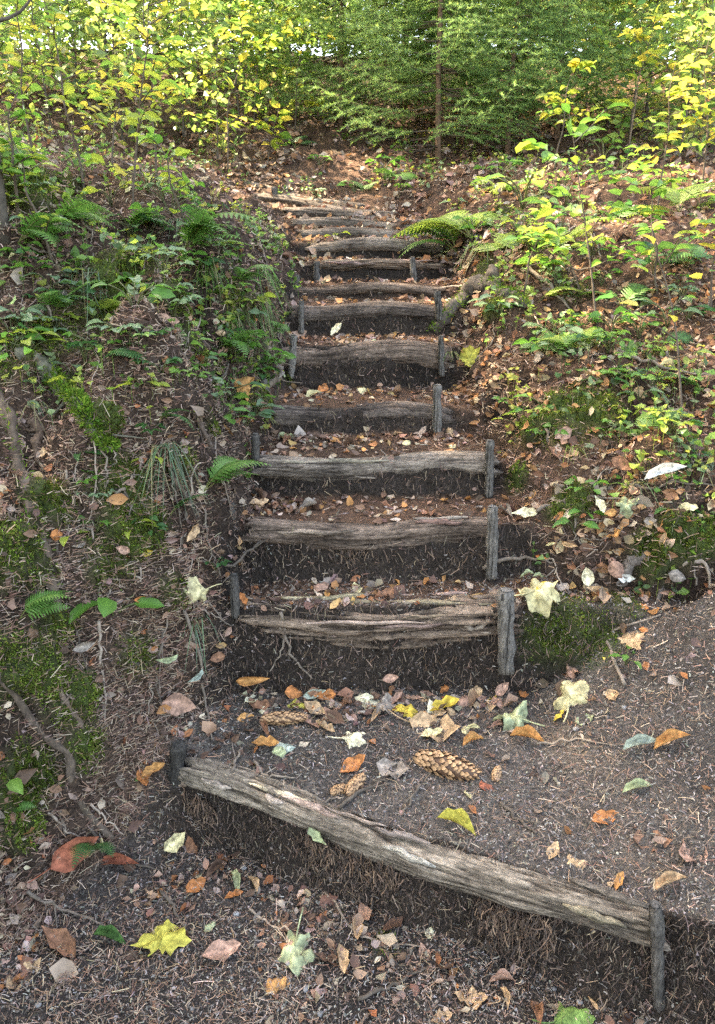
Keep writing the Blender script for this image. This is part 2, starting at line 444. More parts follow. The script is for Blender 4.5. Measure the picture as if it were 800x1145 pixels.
near = (np.abs(X2) < 4) & (Y2 > 0.5) & (Y2 < 8)
MM = np.zeros_like(X2); MM[near] = moss_mask(X2[near], Y2[near], Z2[near])
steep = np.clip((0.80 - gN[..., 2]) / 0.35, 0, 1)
xl_ = np.interp(Y2, [0.5, 1.2, 1.75, 2.1, 2.6, 3.4, 4.4, 5.0, 5.4, 6.0], [-1.3, -0.98, -0.60, -0.43, -0.37, -0.36, -0.33, -0.42, -0.75, -1.1])
xr_ = np.interp(Y2, [0.5, 2.10, 2.24, 2.36, 2.6, 3.0, 3.4, 4.4, 5.0, 5.6, 6.4], [1.9, 1.25, 0.62, 0.53, 0.51, 0.42, 0.44, 0.50, 0.55, 0.2, -0.4])
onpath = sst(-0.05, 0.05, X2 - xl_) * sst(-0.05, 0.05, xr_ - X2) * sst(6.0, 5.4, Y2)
riser = steep * onpath
duff = np.array([.075, .041, .025]); humus = np.array([.030, .0215, .0165]); grit = np.array([.085, .070, .059]); mossc = np.array([.050, .066, .016])
c = np.tile(duff, X2.shape + (1,))
g1 = (onpath * sst(2.2, 2.05, Y2))[..., None]
c = c * (1 - g1) + grit * g1
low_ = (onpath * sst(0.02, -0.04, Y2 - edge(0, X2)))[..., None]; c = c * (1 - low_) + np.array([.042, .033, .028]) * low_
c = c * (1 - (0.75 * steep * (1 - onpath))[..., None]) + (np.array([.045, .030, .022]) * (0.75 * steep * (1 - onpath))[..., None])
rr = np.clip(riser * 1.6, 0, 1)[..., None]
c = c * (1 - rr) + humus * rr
c = c * (1 - MM[..., None]) + mossc * MM[..., None]
pat = (0.75 + 1.2 * (fbm2(X2, Y2, 3.3, 4, 91) + 0.2))[..., None]
c = np.clip(c * pat, 0.006, 0.5)
ny_, nx_ = X2.shape
ii, jj = np.meshgrid(np.arange(ny_ - 1), np.arange(nx_ - 1), indexing='ij')
GF = np.stack([ii * nx_ + jj, ii * nx_ + jj + 1, (ii + 1) * nx_ + jj + 1, (ii + 1) * nx_ + jj], -1).reshape(-1, 4)
lump = fbm3(X2 * 16, Y2 * 16, Z2 * 16, 4, 71); lump2 = fbm3(X2 * 55, Y2 * 55, Z2 * 55, 2, 81)
push = steep * ((0.055 + .05 * (1 - onpath)) * lump + .022 * lump2) + (MM > .1) * MM * (.016 + .05 * (lump + .15)) + (1 - steep) * .006 * lump2
push = push * sst(9, 6, Y2)
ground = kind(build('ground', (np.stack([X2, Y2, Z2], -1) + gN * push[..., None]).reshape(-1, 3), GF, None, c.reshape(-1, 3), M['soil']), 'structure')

# cells for scattering (weighted by true surface area)
cx = 0.25 * (X2[1:, 1:] + X2[:-1, 1:] + X2[1:, :-1] + X2[:-1, :-1]); cy = 0.25 * (Y2[1:, 1:] + Y2[:-1, 1:] + Y2[1:, :-1] + Y2[:-1, :-1])
dx = X2[:-1, 1:] - X2[:-1, :-1]; dy = Y2[1:, :-1] - Y2[:-1, :-1]
cN = gN[:-1, :-1]; cA = dx * dy / np.clip(cN[..., 2], 0.15, 1)
cM = MM[:-1, :-1]; cP = onpath[:-1, :-1]; cS = steep[:-1, :-1]
cD = np.sqrt(cx ** 2 + cy ** 2)
inview = (np.abs(cx) < 0.62 * cy + 0.5) & (cy > 0.8) & (cy < 16)
def sample(k, w):
    w = (w * cA * inview).ravel(); cs = np.cumsum(w)
    i = np.searchsorted(cs, rng.random(k) * cs[-1]); i = np.clip(i, 0, len(w) - 1)
    x = cx.ravel()[i] + (rng.random(k) - .5) * dx.ravel()[i]; y = cy.ravel()[i] + (rng.random(k) - .5) * dy.ravel()[i]
    return x, y, h(x, y), i
cU = push[:-1, :-1]
fall = 1 / np.clip(cD, 1.3, 20) ** 2

# ------------------------------------------------------------------ logs of the steps
ORD = ['nearest', 'second', 'third', 'fourth', 'fifth', 'sixth', 'seventh', 'eighth', 'ninth', 'tenth', 'eleventh', 'twelfth', 'thirteenth', 'fourteenth', 'fifteenth']
def log_mesh(L, r, seed, flat=1.0, groove=0.16, sag=0.0, rot=0.0, pal=None, lump=0.10, split=0.0):
    nL, nR = max(60, int(L / 0.0055)), 72
    t = np.linspace(0, 1, nL)[:, None]; th = (np.arange(nR) / nR * 2 * np.pi)[None, :]
    x = (t - 0.5) * L
    cxn, syn = np.cos(th), np.sin(th)
    lowf = fbm3(x * 3.0 + seed, cxn * 0.8, syn * 0.8, 3, seed)
    # grain: cracks run along the log, few changes along x
    g1 = vn3(x * 5.0 + seed * 3.1 + 0.35 * cxn, th * 6.2 + 1.6 * lowf, 0 * x + seed, seed + 3)
    g2 = 0.6 * vn3(x * 16.0 + seed, th * 15.0, 0 * x + 3.3, seed + 4) + 0.4 * vn3(x * 60.0 + seed, th * 19.0, 0 * x + 1.3, seed + 5)
    w = np.minimum(1, np.minimum(th, 2 * np.pi - th) * 4)          # hide the seam
    crack = np.clip(1 - np.abs(g1 - 0.5) * 5.5, 0, 1) ** 1.3 * w
    fine = (g2 - 0.5) * w
    rad = r * (1 + lump * 2 * lowf - 0.5 * groove * crack * (0.5 + split) + 0.085 * fine + 0.05 * (1 - 2 * t) * (1 if seed % 2 else -1))
    # rot eats the lower front
    if rot: rad = rad * (1 - rot * np.clip(-syn * 0.6 - cxn * 0.8, 0, 1) * (0.4 + 1.4 * vn3(x * 9, cxn * 2, syn * 2, seed + 9)))
    endw = np.clip(np.minimum(t, 1 - t) * L / 0.03, 0, 1) ** 0.5
    jag = 0.035 * (vn3(cxn * 3, syn * 3, 0 * x + np.sign(t - 0.5) * 4, seed + 12) - 0.5) * (1 - np.clip(np.minimum(t, 1 - t) * L / 0.08, 0, 1)) * 2
    rad = rad * (0.72 + 0.28 * endw)
    yy = rad * cxn; zz = rad * syn * flat
    bend = -sag * (2 * t - 1) ** 2 + 0.012 * np.sin(t * 7 + seed)
    V = np.stack([x + jag + 0 * yy, yy + 0.012 * np.sin(t * 5 + seed * 2), zz + bend], -1)
    i, j = np.meshgrid(np.arange(nL - 1), np.arange(nR), indexing='ij')
    F = np.stack([i * nR + j, (i + 1) * nR + j, (i + 1) * nR + (j + 1) % nR, i * nR + (j + 1) % nR], -1).reshape(-1, 4)
    c0, c1 = np.array(pal[0]), np.array(pal[1])
    k = np.clip(0.62 + 0.9 * lowf + 0.6 * fine - 0.5 * crack, 0, 1)[..., None]
    C = c0 * (1 - k) + c1 * k
    Vf = V.reshape(-1, 3); Cf = C.reshape(-1, 3)
    e0, e1 = V[0].mean(0), V[-1].mean(0); e0[0] += 0.01; e1[0] -= 0.01
    n = len(Vf); q = np.arange(nR)
    Vf = np.concatenate([Vf, [e0, e1]]); Cf = np.concatenate([Cf, [c0 * 1.5, c0 * 1.5]])
    F3 = np.concatenate([np.stack([q, (q + 1) % nR, np.full(nR, n)], -1), np.stack([(nL - 1) * nR + (q + 1) % nR, (nL - 1) * nR + q, np.full(nR, n + 1)], -1)])
    return Vf, F, F3, Cf

GREY = ((.060, .045, .034), (.34, .275, .21)); BROWN = ((.050, .035, .026), (.23, .165, .125)); DARK = ((.040, .030, .025), (.17, .13, .105)); RED = ((.055, .034, .024), (.30, .215, .155))
TOPL = ((.045, .035, .028), (.23, .18, .14))
LOGSPEC = [  # flat, groove, sag, rot, palette, lump, split, label
    (0.95, .30, .010, .35, GREY, .10, .6, 'long split grey log lying diagonally across the foreground, its underside rotting'),
    (0.74, .42, .000, .12, RED, .18, .9, 'crumbling brown log in torn layers behind the cone-strewn tread'),
    (0.95, .20, .004, .25, BROWN, .12, .3, 'bare brown log with a moss tuft at its left end, third up the steps'),
    (0.95, .18, .004, .15, ((.055, .042, .034), (.27, .215, .17)), .10, .2, 'straight grey cracked log, fourth up the steps'),
    (0.95, .12, .012, .10, DARK, .10, .0, 'dark log half buried under needles, fifth up the steps'),
    (1.00, .09, .016, .05, BROWN, .08, .0, 'stout smooth log arching slightly, with a cream leaf on it, sixth up the steps'),
    (0.90, .14, .006, .15, DARK, .14, .1, 'lumpy dark log above the arched log, seventh up the steps'),
    (0.80, .10, .004, .05, BROWN, .10, .0, 'thin log barely showing above leaf litter, eighth up the steps'),
    (0.70, .34, .000, .40, RED, .14, .8, 'torn layered log between two short stakes, ninth up the steps'),
    (0.90, .14, .010, .05, TOPL, .10, .2, 'tenth log, the lowest of the tightly stacked upper logs'),
    (0.90, .14, .004, .05, TOPL, .12, .1, 'eleventh log, second lowest of the stacked upper logs'),
    (0.90, .12, .004, .05, TOPL, .10, .1, 'twelfth log, in the middle of the stacked upper logs'),
    (0.90, .12, .004, .05, TOPL, .10, .1, 'thirteenth log, near the top of the stacked upper logs'),
    (0.85, .12, .004, .05, TOPL, .10, .1, 'fourteenth log, slanting back to the left near the top'),
    (0.85, .12, .004, .05, TOPL, .10, .1, 'topmost log, slanting back left where the steps end'),
]
LOGC = []
for i, (s, sp) in enumerate(zip(STEPS, LOGSPEC)):
    flat, groove, sag, rot, pal, lump, split, lab = sp
    xa, xb = s['xl'], s['xr']
    ya, yb = [float(edge(i, np.array(q))) for q in (xa, xb)]
    r = s['r']
    L = math.hypot(xb - xa, yb - ya) + 0.06
    fwd = (0.022 if i else 0.035)
    cxm, cym = (xa + xb) / 2, (ya + yb) / 2 + r - fwd
    cz = s['zt'] + 0.012 - r * flat * 0.98
    ang = math.atan2(yb - ya, xb - xa)
    cz += s.get('t', 0) * cxm
    root = empty('step_log', (cxm, cym, cz), ang); root.rotation_euler = (0, math.atan(-s.get('t', 0)), ang)
    tag(root, lab, 'log', 'logs forming the steps')
    Vf, F, F3, Cf = log_mesh(L, r, 7 + i * 13, flat, groove, sag, rot, pal, lump, split)
    build('trunk', Vf, F, F3, Cf, M['wood'], root)
    LOGC.append((cxm, cym, cz, ang, L, r))
    nf_ = {0: 4200, 1: 2600, 2: 500, 5: 300, 3: 300}.get(i, 0)
    if nf_:
        rf = np.random.default_rng(300 + i); acc = Acc()
        xx = rf.uniform(-L / 2 + .02, L / 2 - .02, nf_ * 3); dens = vn2(xx * 11, 0 * xx + i, 8); kp = np.argsort(-(dens + .55 * rf.random(nf_ * 3)))[:nf_]; xx = xx[kp]; dens = dens[kp]
        th_ = rf.uniform(math.pi * 1.18, math.pi * 1.5, nf_)
        pos_ = np.stack([xx, r * .93 * np.cos(th_), r * flat * .93 * np.sin(th_) - rf.random(nf_) ** 1.5 * (.05 + .10 * dens) * (1.2 if i < 2 else .5)], -1)
        pos_[:, 1] = np.where(rf.random(nf_) < .6, -r * .62 + rf.normal(size=nf_) * .016, pos_[:, 1])
        dv_ = np.stack([rf.normal(size=nf_) * .55, -.15 + rf.normal(size=nf_) * .35, -.4 - np.abs(rf.normal(size=nf_))], -1); dv_ /= np.linalg.norm(dv_, axis=1, keepdims=True)
        nn_ = np.cross(dv_, rf.normal(size=(nf_, 3))); nn_ /= np.linalg.norm(nn_, axis=1, keepdims=True)
        st_ = np.array([(-.5, -.5, 0), (-.5, .5, 0), (0, -.5 + .9, .0), (0, .5 + .9, 0), (.5, -.5, 0), (.5, .5, 0)]); sf_ = np.array([(0, 2, 3, 1), (2, 4, 5, 3)])
        V_ = st_; ln_ = rf.uniform(.012, .035, nf_); wd_ = rf.uniform(.0012, .0026, nf_)
        pal_ = np.array([(.09, .058, .042), (.15, .09, .06), (.06, .042, .033), (.22, .145, .095), (.045, .034, .028)])
        cl_ = pal_[rf.integers(0, 5, nf_)] * (1 + .15 * rf.normal(size=(nf_, 1)))
        scatter(acc, V_, sf_, pos_, np.stack([dv_, np.cross(nn_, dv_), nn_], -1), np.stack([ln_, wd_, wd_], -1), np.clip(cl_, .01, .5))
        kind(acc.build('root_fringe', M['needle'], root), 'stuff')
    # loose splinters and torn layers on the rotten logs
    nsp = {0: 9, 1: 20, 2: 3, 3: 3, 8: 8}.get(i, 0)
    rs = np.random.default_rng(100 + i)
    for k in range(nsp):
        ln = rs.uniform(0.10, 0.42) * (1.2 if i == 1 else (.5 if i == 0 else 1)); th = rs.uniform(0.35, 1.9) if i != 1 else rs.uniform(0.3, 2.9)
        x0 = rs.uniform(-L / 2 + 0.02, L / 2 - ln - 0.02)
        n = 9; t = np.linspace(0, 1, n)
        rr_ = r * (0.97 + 0.04 * rs.random() + 0.07 * t * rs.random())
        P = np.stack([x0 + ln * t, rr_ * np.cos(np.pi - th + 0.10 * t * rs.normal()), flat * rr_ * np.sin(th) + 0 * t], -1)
        wd = rs.uniform(0.004, 0.011) * np.sin(np.pi * np.clip(t * 0.9 + 0.06, 0, 1)) ** 0.6
        P[:, 1] += .006 * rs.normal() * np.sin(t * 5 + k); P[:, 2] += .003 * np.sin(t * 13 + k); Vt, Ft, F3t = tube(P, wd, 6, True, 0.8, k)
        build('splinter', Vt, Ft, F3t, pick([pal[1], np.array(pal[1]) * 0.6, np.array(pal[1]) * 1.15], 1, r=rs)[0], M['wood'], root)

# ------------------------------------------------------------------ stakes
STAKES = [  # top px, bottom px, width px, log, colour, label
    (733, 1012, 738, 1150, 15, 0, .10, 'tall dark grey stake at the right end of the nearest log'),
    (200, 832, 197, 868, 18, 0, .05, 'short black stump of a stake at the left end of the nearest log'),
    (566, 660, 566, 740, 19, 1, .16, 'thick flat-topped grey stake at the right end of the crumbling second log'),
    (262, 643, 263, 680, 11, 1, .08, 'dark stake stub at the left end of the crumbling second log'),
    (551, 567, 550, 635, 13, 2, .15, 'slim brown-grey stake at the right end of the third log'),
    (257, 562, 258, 585, 12, 2, .07, 'dark stake stub left of the third log'),
    (548, 493, 547, 545, 10, 3, .14, 'slim grey stake at the right end of the fourth log'),
    (286, 486, 286, 515, 10, 3, .09, 'stake stub at the left end of the fourth log'),
    (489, 431, 489, 475, 10, 4, .18, 'pale grey stake at the right end of the fifth log'),
    (295, 424, 296, 450, 10, 4, .12, 'grey stake by the mossy tuft left of the fifth log'),
    (329, 375, 326, 416, 8, 5, .17, 'leaning grey stake at the left end of the sixth log'),
    (493, 376, 494, 412, 7, 5, .12, 'thin stake at the right end of the sixth log'),
    (337, 336, 337, 366, 7, 6, .13, 'thin stake at the left end of the seventh log'),
    (489, 326, 491, 350, 8, 6, .10, 'dark stake beside the right-hand root at the seventh log'),
    (332, 308, 332, 328, 7, 7, .11, 'short stake at the left end of the eighth log'),
    (354, 292, 354, 316, 8, 8, .10, 'stake at the left end of the ninth log'),
    (461, 288, 463, 316, 7, 8, .17, 'pale stake in front of the right end of the ninth log'),
    (361, 279, 361, 297, 9, 9, .09, 'blunt stake at the left end of the tenth log'),
    (307, 209, 308, 228, 7, 13, .10, 'small stake at the left end of the slanting upper logs'),
]
for k, (tx, ty, bx, by, wpx, li, g, lab) in enumerate(STAKES):
    xw = (tx - 400) / FPX * 2
    for _ in range(4):
        ye = float(edge(li, np.array(xw))) + (-0.034 if tx > 400 or li in (5, 6, 8) else 0.035)
        P = at_y(tx, ty, ye); xw = P[0]
    Q = at_y(bx, by, ye - 0.005)
    dep = P[1] * PC + (CAM_H - P[2]) * PS
    wd = wpx / FPX * dep / 2
    d = (Q - P); ln = np.linalg.norm(d); d = d / ln
    Q2 = Q + d * (0.035 if tx > 400 else 0.03)
    zz = np.linspace(0, 1, 14)
    pts = P + (Q2 - P) * zz[:, None]
    root = empty('wooden_stake', pts[-1]); tag(root, lab, 'stake', 'stakes pinning the step logs')
    Vt, Ft, F3t = tube(pts - pts[-1], wd * (1 + 0.06 * np.sin(zz * 9 + k)) * np.where(zz < 0.04, 0.9, 1), 10, True, 0.5, k)
    body = build('shaft', Vt, Ft, F3t, np.array([g, g * .88, g * .76]), M['stake'], root)
    a = np.linspace(0, 2 * np.pi, 9)[:-1]
    top = [(0, 0, 0.004)] + [(wd * 0.84 * math.cos(q) * (0.8 + 0.3 * rng.random()), wd * 0.84 * math.sin(q) * (0.8 + 0.3 * rng.random()), 0.003 * rng.random()) for q in a]
    build('cut_top', np.array(top) + (P - pts[-1]) + [0, 0, 0.0015], None, [(0, 1 + q, 1 + (q + 1) % 8) for q in range(8)], np.array([g, g * .9, g * .8]) * 1.25, M['stake'], root)

# ------------------------------------------------------------------ leaf shapes
def ovate(nr=7, width=0.32, fold=0.25, curl=0.3, twist=0.0, tip=1.0, seed=0, wav=0.0):
    t = np.linspace(0, 1, nr)
    w = width * np.sin(np.pi * t ** 0.85) ** 0.8 * (1 - 0.15 * t); w[0] = 0.012; w[-1] = 0.006
    V = []
    for i in range(nr):
        for s in (-1, -0.5, 0, 0.5, 1):
            y = w[i] * s; a = abs(s)
            z = fold * abs(y) + curl * ((t[i] - 0.45) ** 2) + twist * (t[i] - .5) * y + wav * math.sin(t[i] * 14 + s * 2 + seed) * a * w[i]
            V.append((t[i], y * (1 - 0.35 * fold * a), z))
    V = np.array(V); V[:, 2] -= curl * 0.12
    F = [(i * 5 + j, (i + 1) * 5 + j, (i + 1) * 5 + j + 1, i * 5 + j + 1) for i in range(nr - 1) for j in range(4)]
    return V - [0.0, 0, 0], np.array(F)

def ovate_lo(width=0.32, fold=0.25, curl=0.3, twist=0.):
    t = np.array([0, .3, .65, 1.0]); w = np.array([.02, .95, .8, .02]) * width
    V = []
    for i in range(4):
        for s in (-1, 0, 1):
            y = w[i] * s; V.append((t[i] - .5, y, fold * abs(y) + curl * (t[i] - .5) ** 2 + twist * (t[i] - .5) * y * 2))
    F = [(i * 3 + j, (i + 1) * 3 + j, (i + 1) * 3 + j + 1, i * 3 + j + 1) for i in range(3) for j in range(2)]
    return np.array(V), np.array(F)

def maple(seed=0, crumple=0.25, cup=0.2, droop=0.0):
    rs = np.random.default_rng(seed)
    lob = [(0, .36), (16, .60), (28, .58), (38, .76), (52, .70), (66, .78), (74, .82), (84, .98), (92, .84), (104, .82), (112, .74), (126, .78),
           (136, .86), (146, 1.0), (156, .84), (166, .80), (180, 1.06)]
    full = [(a, q) for a, q in lob] + [(360 - a, q) for a, q in lob[-2:0:-1]]
    # angle measured from the stalk
    n = len(full); rings = [0.22, 0.48, 0.74, 1.0]
    V = [(0, 0, 0)]; ph = rs.uniform(0, 6, 4)
    for k in rings:
        for (a, q) in full:
            q2 = q if k == 1.0 else min(q, 0.30 + 0.55 * q)
            th = R(a + 180 + rs.normal() * (2 if k == 1.0 else 0)); rr = k * q2 * (1 + 0.06 * rs.normal() * (k == 1))
            x, y = rr * math.cos(th), rr * math.sin(th)
            z = cup * rr * rr * math.sin(2 * th + ph[0]) + crumple * rr * (0.5 * math.sin(5 * th + ph[1]) + 0.4 * math.sin(3 * th + ph[2])) * k \
                + 0.25 * crumple * math.sin(9 * x + ph[3]) * math.cos(8 * y + ph[1]) - droop * rr * rr
            sh = 1 - 0.35 * crumple * k
            V.append((x * sh, y * sh, z))
    F3 = [(0, 1 + j, 1 + (j + 1) % n) for j in range(n)]
    F4 = [(1 + i * n + j, 1 + (i + 1) * n + j, 1 + (i + 1) * n + (j + 1) % n, 1 + i * n + (j + 1) % n) for i in range(3) for j in range(n)]
    # colour factor: paler veins along the lobes
    vein = [1.0] + [1.18 if full[j][0] in (38, 84, 146, 180, 214, 276, 322) else 0.93 for _ in rings for j in range(n)]
    return np.array(V), np.array(F4), np.array(F3), np.array(vein)

# ------------------------------------------------------------------ where is it? words for labels
def where(p):
    x, y = p[0], p[1]
    xl = np.interp(y, [0.5, 1.2, 1.75, 2.1, 2.6, 3.4, 4.4, 5.0, 5.4, 6.0], [-1.3, -0.98, -0.60, -0.43, -0.37, -0.36, -0.33, -0.42, -0.75, -1.1])
    xr = np.interp(y, [0.5, 2.10, 2.24, 2.36, 2.6, 3.0, 3.4, 4.4, 5.0, 5.6], [1.9, 1.25, 0.62, 0.53, 0.51, 0.42, 0.44, 0.50, 0.55, 0.2])
    k = 0
    for i in range(len(STEPS)):
        if y > float(edge(i, np.array(x))): k = i + 1
    if y > 5.8:
        return 'on the hillside above the steps' if abs(x) < 1.2 else ('on the hillside left above the steps' if x < 0 else 'on the hillside right above the steps')
    if x < xl - 0.02:
        return 'on the left bank beside the %s log' % ORD[max(0, min(k - 1, 14))] if k else 'on the left bank before the nearest log'
    if x > xr + 0.02:
        return 'on the right bank beside the %s log' % ORD[max(0, min(k - 1, 14))]
    if k == 0: return 'on the dark ground before the nearest log'
    if k == 1: return 'on the wide tread behind the nearest log' if x < 0.62 else 'on the gritty slope right of the wide tread'
    return 'on the tread behind the %s log' % ORD[k - 1]

# ------------------------------------------------------------------ needle and twiglet litter (uncountable)
def strip_template(bend, seg=2):
    t = np.linspace(-0.5, 0.5, seg + 1)
    V = []
    for q in t:
        y = bend * (0.25 - q * q)
        V += [(q, y - 0.5, 0.0), (q, y + 0.5, 0.0)]
    V = np.array(V)
    F = np.array([(2 * i, 2 * i + 2, 2 * i + 3, 2 * i + 1) for i in range(seg)])
    return V, F
def litter_strips(name, k, w, lmin, lmax, wid, pal, tilt, lift, mat, hang=False):
    x, y, z, ci = sample(k, w)
    n = cN.reshape(-1, 3)[ci] + tilt * rng.normal(size=(k, 3)); n /= np.linalg.norm(n, axis=1, keepdims=True)
    a = rng.uniform(0, 2 * np.pi, k)
    acc = Acc(); cols = pick(pal, k, 0.25)
    ln = rng.uniform(lmin, lmax, k) * (0.6 + 0.9 * rng.random(k) ** 2); wd = wid * rng.uniform(0.6, 1.3, k) * np.clip(np.sqrt(x * x + y * y) / 1.9, 0.9, 2.2)
    pos = np.stack([x, y, z], -1) + cN.reshape(-1, 3)[ci] * (lift * rng.random((k, 1)) + 0.001 + cU.ravel()[ci][:, None])
    Rm = frames(n, a)
    if hang:      # fibres that hang down the face
        d = np.stack([rng.normal(size=k) * .6, rng.normal(size=k) * .25 - .15, -np.abs(rng.normal(size=k)) - 0.35], -1); d /= np.linalg.norm(d, axis=1, keepdims=True)
        nn = np.cross(d, rng.normal(size=(k, 3))); nn /= np.linalg.norm(nn, axis=1, keepdims=True)
        Rm = np.stack([d, np.cross(nn, d), nn], -1)
    grp = rng.integers(0, 4, k)
    for g, bd in enumerate((1.5, -3, 5, 0.3)):
        s = grp == g
        Vt, Ft = strip_template(bd, 2)
        scatter(acc, Vt, Ft, pos[s], Rm[s], np.stack([ln[s], wd[s], wd[s]], -1), cols[s])
    return kind(acc.build(name, mat), 'stuff')

TAN = [(.27, .17, .11), (.20, .115, .075), (.13, .072, .05), (.17, .09, .06), (.38, .28, .20), (.07, .045, .035), (.22, .16, .125)]
flatw = (1 - 0.85 * cS * cP) * (1 - 0.75 * cM)
o = litter_strips('needle_litter', 165000, fall * flatw * (1 - 0.62 * cP) * (.25 + 1.5 * vn2(cx * 5, cy * 5, 15)) * np.where(cx < -.4, 1.9, 1), 0.008, 0.034, 0.0014, TAN, 0.35, 0.012, M['needle'])
tag(o, 'brown spruce needles and twiglets strewn over ground and banks', 'needle litter')
GRY = [(.13, .108, .092), (.19, .16, .138), (.27, .235, .205), (.085, .069, .058), (.16, .11, .08), (.05, .041, .035)]
o = litter_strips('grey_debris', 32000, fall * cP * (1 - 0.8 * cS) * (cy < 2.3), 0.003, 0.015, 0.0022, GRY, 0.35, 0.006, M['needle'])
tag(o, 'grey crumbs and needle bits trodden into the path', 'debris')
kg = 26000; x, y, z, ci = sample(kg, fall * cP * (1 - .8 * cS) * (cy < 2.3) * (.3 + 1.4 * vn2(cx * 7, cy * 7, 37)))
gt = np.array([(-.5, -.4, -.2), (.5, -.5, -.2), (.45, .5, -.2), (-.4, .45, -.2), (.05, 0, .5)]); gtf = np.array([(0, 1, 4), (1, 2, 4), (2, 3, 4), (3, 0, 4)])
nn_ = cN.reshape(-1, 3)[ci] + .5 * rng.normal(size=(kg, 3)); nn_ /= np.linalg.norm(nn_, axis=1, keepdims=True); acc = Acc()
scatter(acc, gt, gtf, np.stack([x, y, z], -1) + cN.reshape(-1, 3)[ci] * (cU.ravel()[ci][:, None] + .001), frames(nn_, rng.uniform(0, 6.28, kg)), .0025 + .006 * rng.random(kg) ** 3, pick(GRY + [(.05, .04, .034), (.09, .07, .058)], kg, .2), True)
tag(kind(acc.build('grit', M['stone'], smooth=False), 'stuff'), 'fine grit and soil crumbs on the trodden path', 'grit')
o = litter_strips('root_fibres', 22000, fall * cS * (0.25 + cP), 0.010, 0.032, 0.0015, [(.09, .06, .045), (.13, .085, .06), (.06, .042, .033), (.045, .034, .028), (.20, .14, .10)], 0.5, 0.020, M['needle'], True)
tag(o, 'thin brown root fibres hanging from the earth risers', 'root fibres')

# ------------------------------------------------------------------ moss
k = 130000
wm = np.where(cM > 0.07, cM ** 1.3, 0) / np.clip(cD, 1.3, 4) ** 1.2
x, y, z, ci = sample(k, wm)
n = cN.reshape(-1, 3)[ci] * 0.8 + 0.55 * rng.normal(size=(k, 3)) + [0, 0, 0.25]; n /= np.linalg.norm(n, axis=1, keepdims=True)
u = np.cross(n, rng.normal(size=(k, 3))); u /= np.linalg.norm(u, axis=1, keepdims=True)
Rm = np.stack([n, np.cross(u, n), u], -1)
acc = Acc()
mv = np.array([(0, -.5, 0), (0, .5, 0), (.55, .75, .08), (.55, -.75, .08), (1.0, 0.05, .35), (1.0, -.05, .35)]); mf = np.array([(0, 1, 2, 3), (3, 2, 4, 5)])
ml_ = rng.uniform(0.004, 0.009, k); mw_ = rng.uniform(0.0016, 0.0030, k)
patch = 0.55 + 1.6 * (fbm2(x + z, y, 9, 2, 61) + 0.25)
scatter(acc, mv, mf, np.stack([x, y, z], -1) + cN.reshape(-1, 3)[ci] * (cU.ravel()[ci][:, None] - 0.002), Rm, np.stack([ml_, mw_, ml_], -1), pick([(.11, .165, .026), (.075, .115, .02), (.17, .22, .036), (.07, .07, .022), (.12, .11, .03)], k, .25) * np.clip(patch, .4, 1.5)[:, None])
moss = kind(acc.build('moss', M['moss']), 'stuff'); tag(moss, 'green moss cushions on the banks and roots', 'moss')

# ------------------------------------------------------------------ dead leaves
LV = [ovate_lo(.30, .5, .7, .8), ovate_lo(.34, -.5, -.5, -1.2), ovate_lo(.27, 1.0, .4, 1.5), ovate_lo(.36, .2, 1.1, .3)]
BR = [(.22, .115, .07), (.28, .165, .105), (.16, .09, .062), (.36, .25, .175), (.11, .065, .048), (.42, .32, .235), (.25, .16, .12), (.32, .15, .065), (.30, .24, .20)]
def dead_leaves(name, k, w, smin, smax, pal, tilt, lab):
    x, y, z, ci = sample(k, w)
    n = cN.reshape(-1, 3)[ci] + tilt * rng.normal(size=(k, 3)); n /= np.linalg.norm(n, axis=1, keepdims=True)
    Rm = frames(n, rng.uniform(0, 2 * np.pi, k)); s = rng.uniform(smin, smax, k); cols = pick(pal, k, .22)
    pos = np.stack([x, y, z], -1) + cN.reshape(-1, 3)[ci] * (s[:, None] * 0.14 + cU.ravel()[ci][:, None])
    acc = Acc(); g = rng.integers(0, 4, k)
    for q in range(4): scatter(acc, *LV[q], pos[g == q], Rm[g == q], s[g == q], cols[g == q])
    return tag(kind(acc.build(name, M['deadleaf']), 'stuff'), lab, 'leaf litter')
foot = np.zeros_like(cx)
for i_, s_ in enumerate(STEPS):
    d_ = edge(i_, cx) - cy; foot = np.maximum(foot, sst(.30, .10, d_) * (d_ > .04))
edge_l = np.exp(-((cx - xl_[:-1, :-1]) / .16) ** 2) + np.exp(-((cx - xr_[:-1, :-1]) / .16) ** 2)
drift = np.where(cP > .5, .25 + 1.6 * foot + 1.1 * edge_l, 1.0) * (.25 + 1.5 * vn2(cx * 4, cy * 4, 29) ** 2)
lw = (1 - cS * cP) * (1 - .75 * cM) * drift
DULL = [(.22, .12, .08), (.28, .17, .12), (.15, .085, .06), (.34, .24, .17), (.10, .06, .045), (.30, .22, .18), (.38, .30, .22), (.30, .12, .05)]
dead_leaves('leaf_fragments', 6500, fall * lw * (1 - .6 * cP) * (cy < 6) * vn2(cx * 6, cy * 6, 19) ** 2, .012, .038, DULL, .45, 'broken brown leaf fragments scattered over the banks and steps')
dead_leaves('bank_leaves', 2600, lw * (1 - cP) * (cx > .4) * (cy > 2.2) * (cy < 4.2) / np.clip(cD, 2, 9),   .02, .048, [(.30, .14, .06), (.36, .19, .09), (.22, .11, .06), (.40, .25, .14), (.14, .08, .05), (.42, .31, .2)], .45, 'orange-brown leaves thick on the right bank')
dead_leaves('tread_leaves', 1000, lw * cP * (cy > 2.05) * (cy < 5.6) / np.clip(cD, 2, 9), .015, .045, BR + [(.42, .20, .07), (.46, .28, .12), (.36, .17, .07)], .35, 'small brown leaves caught on the upper treads')
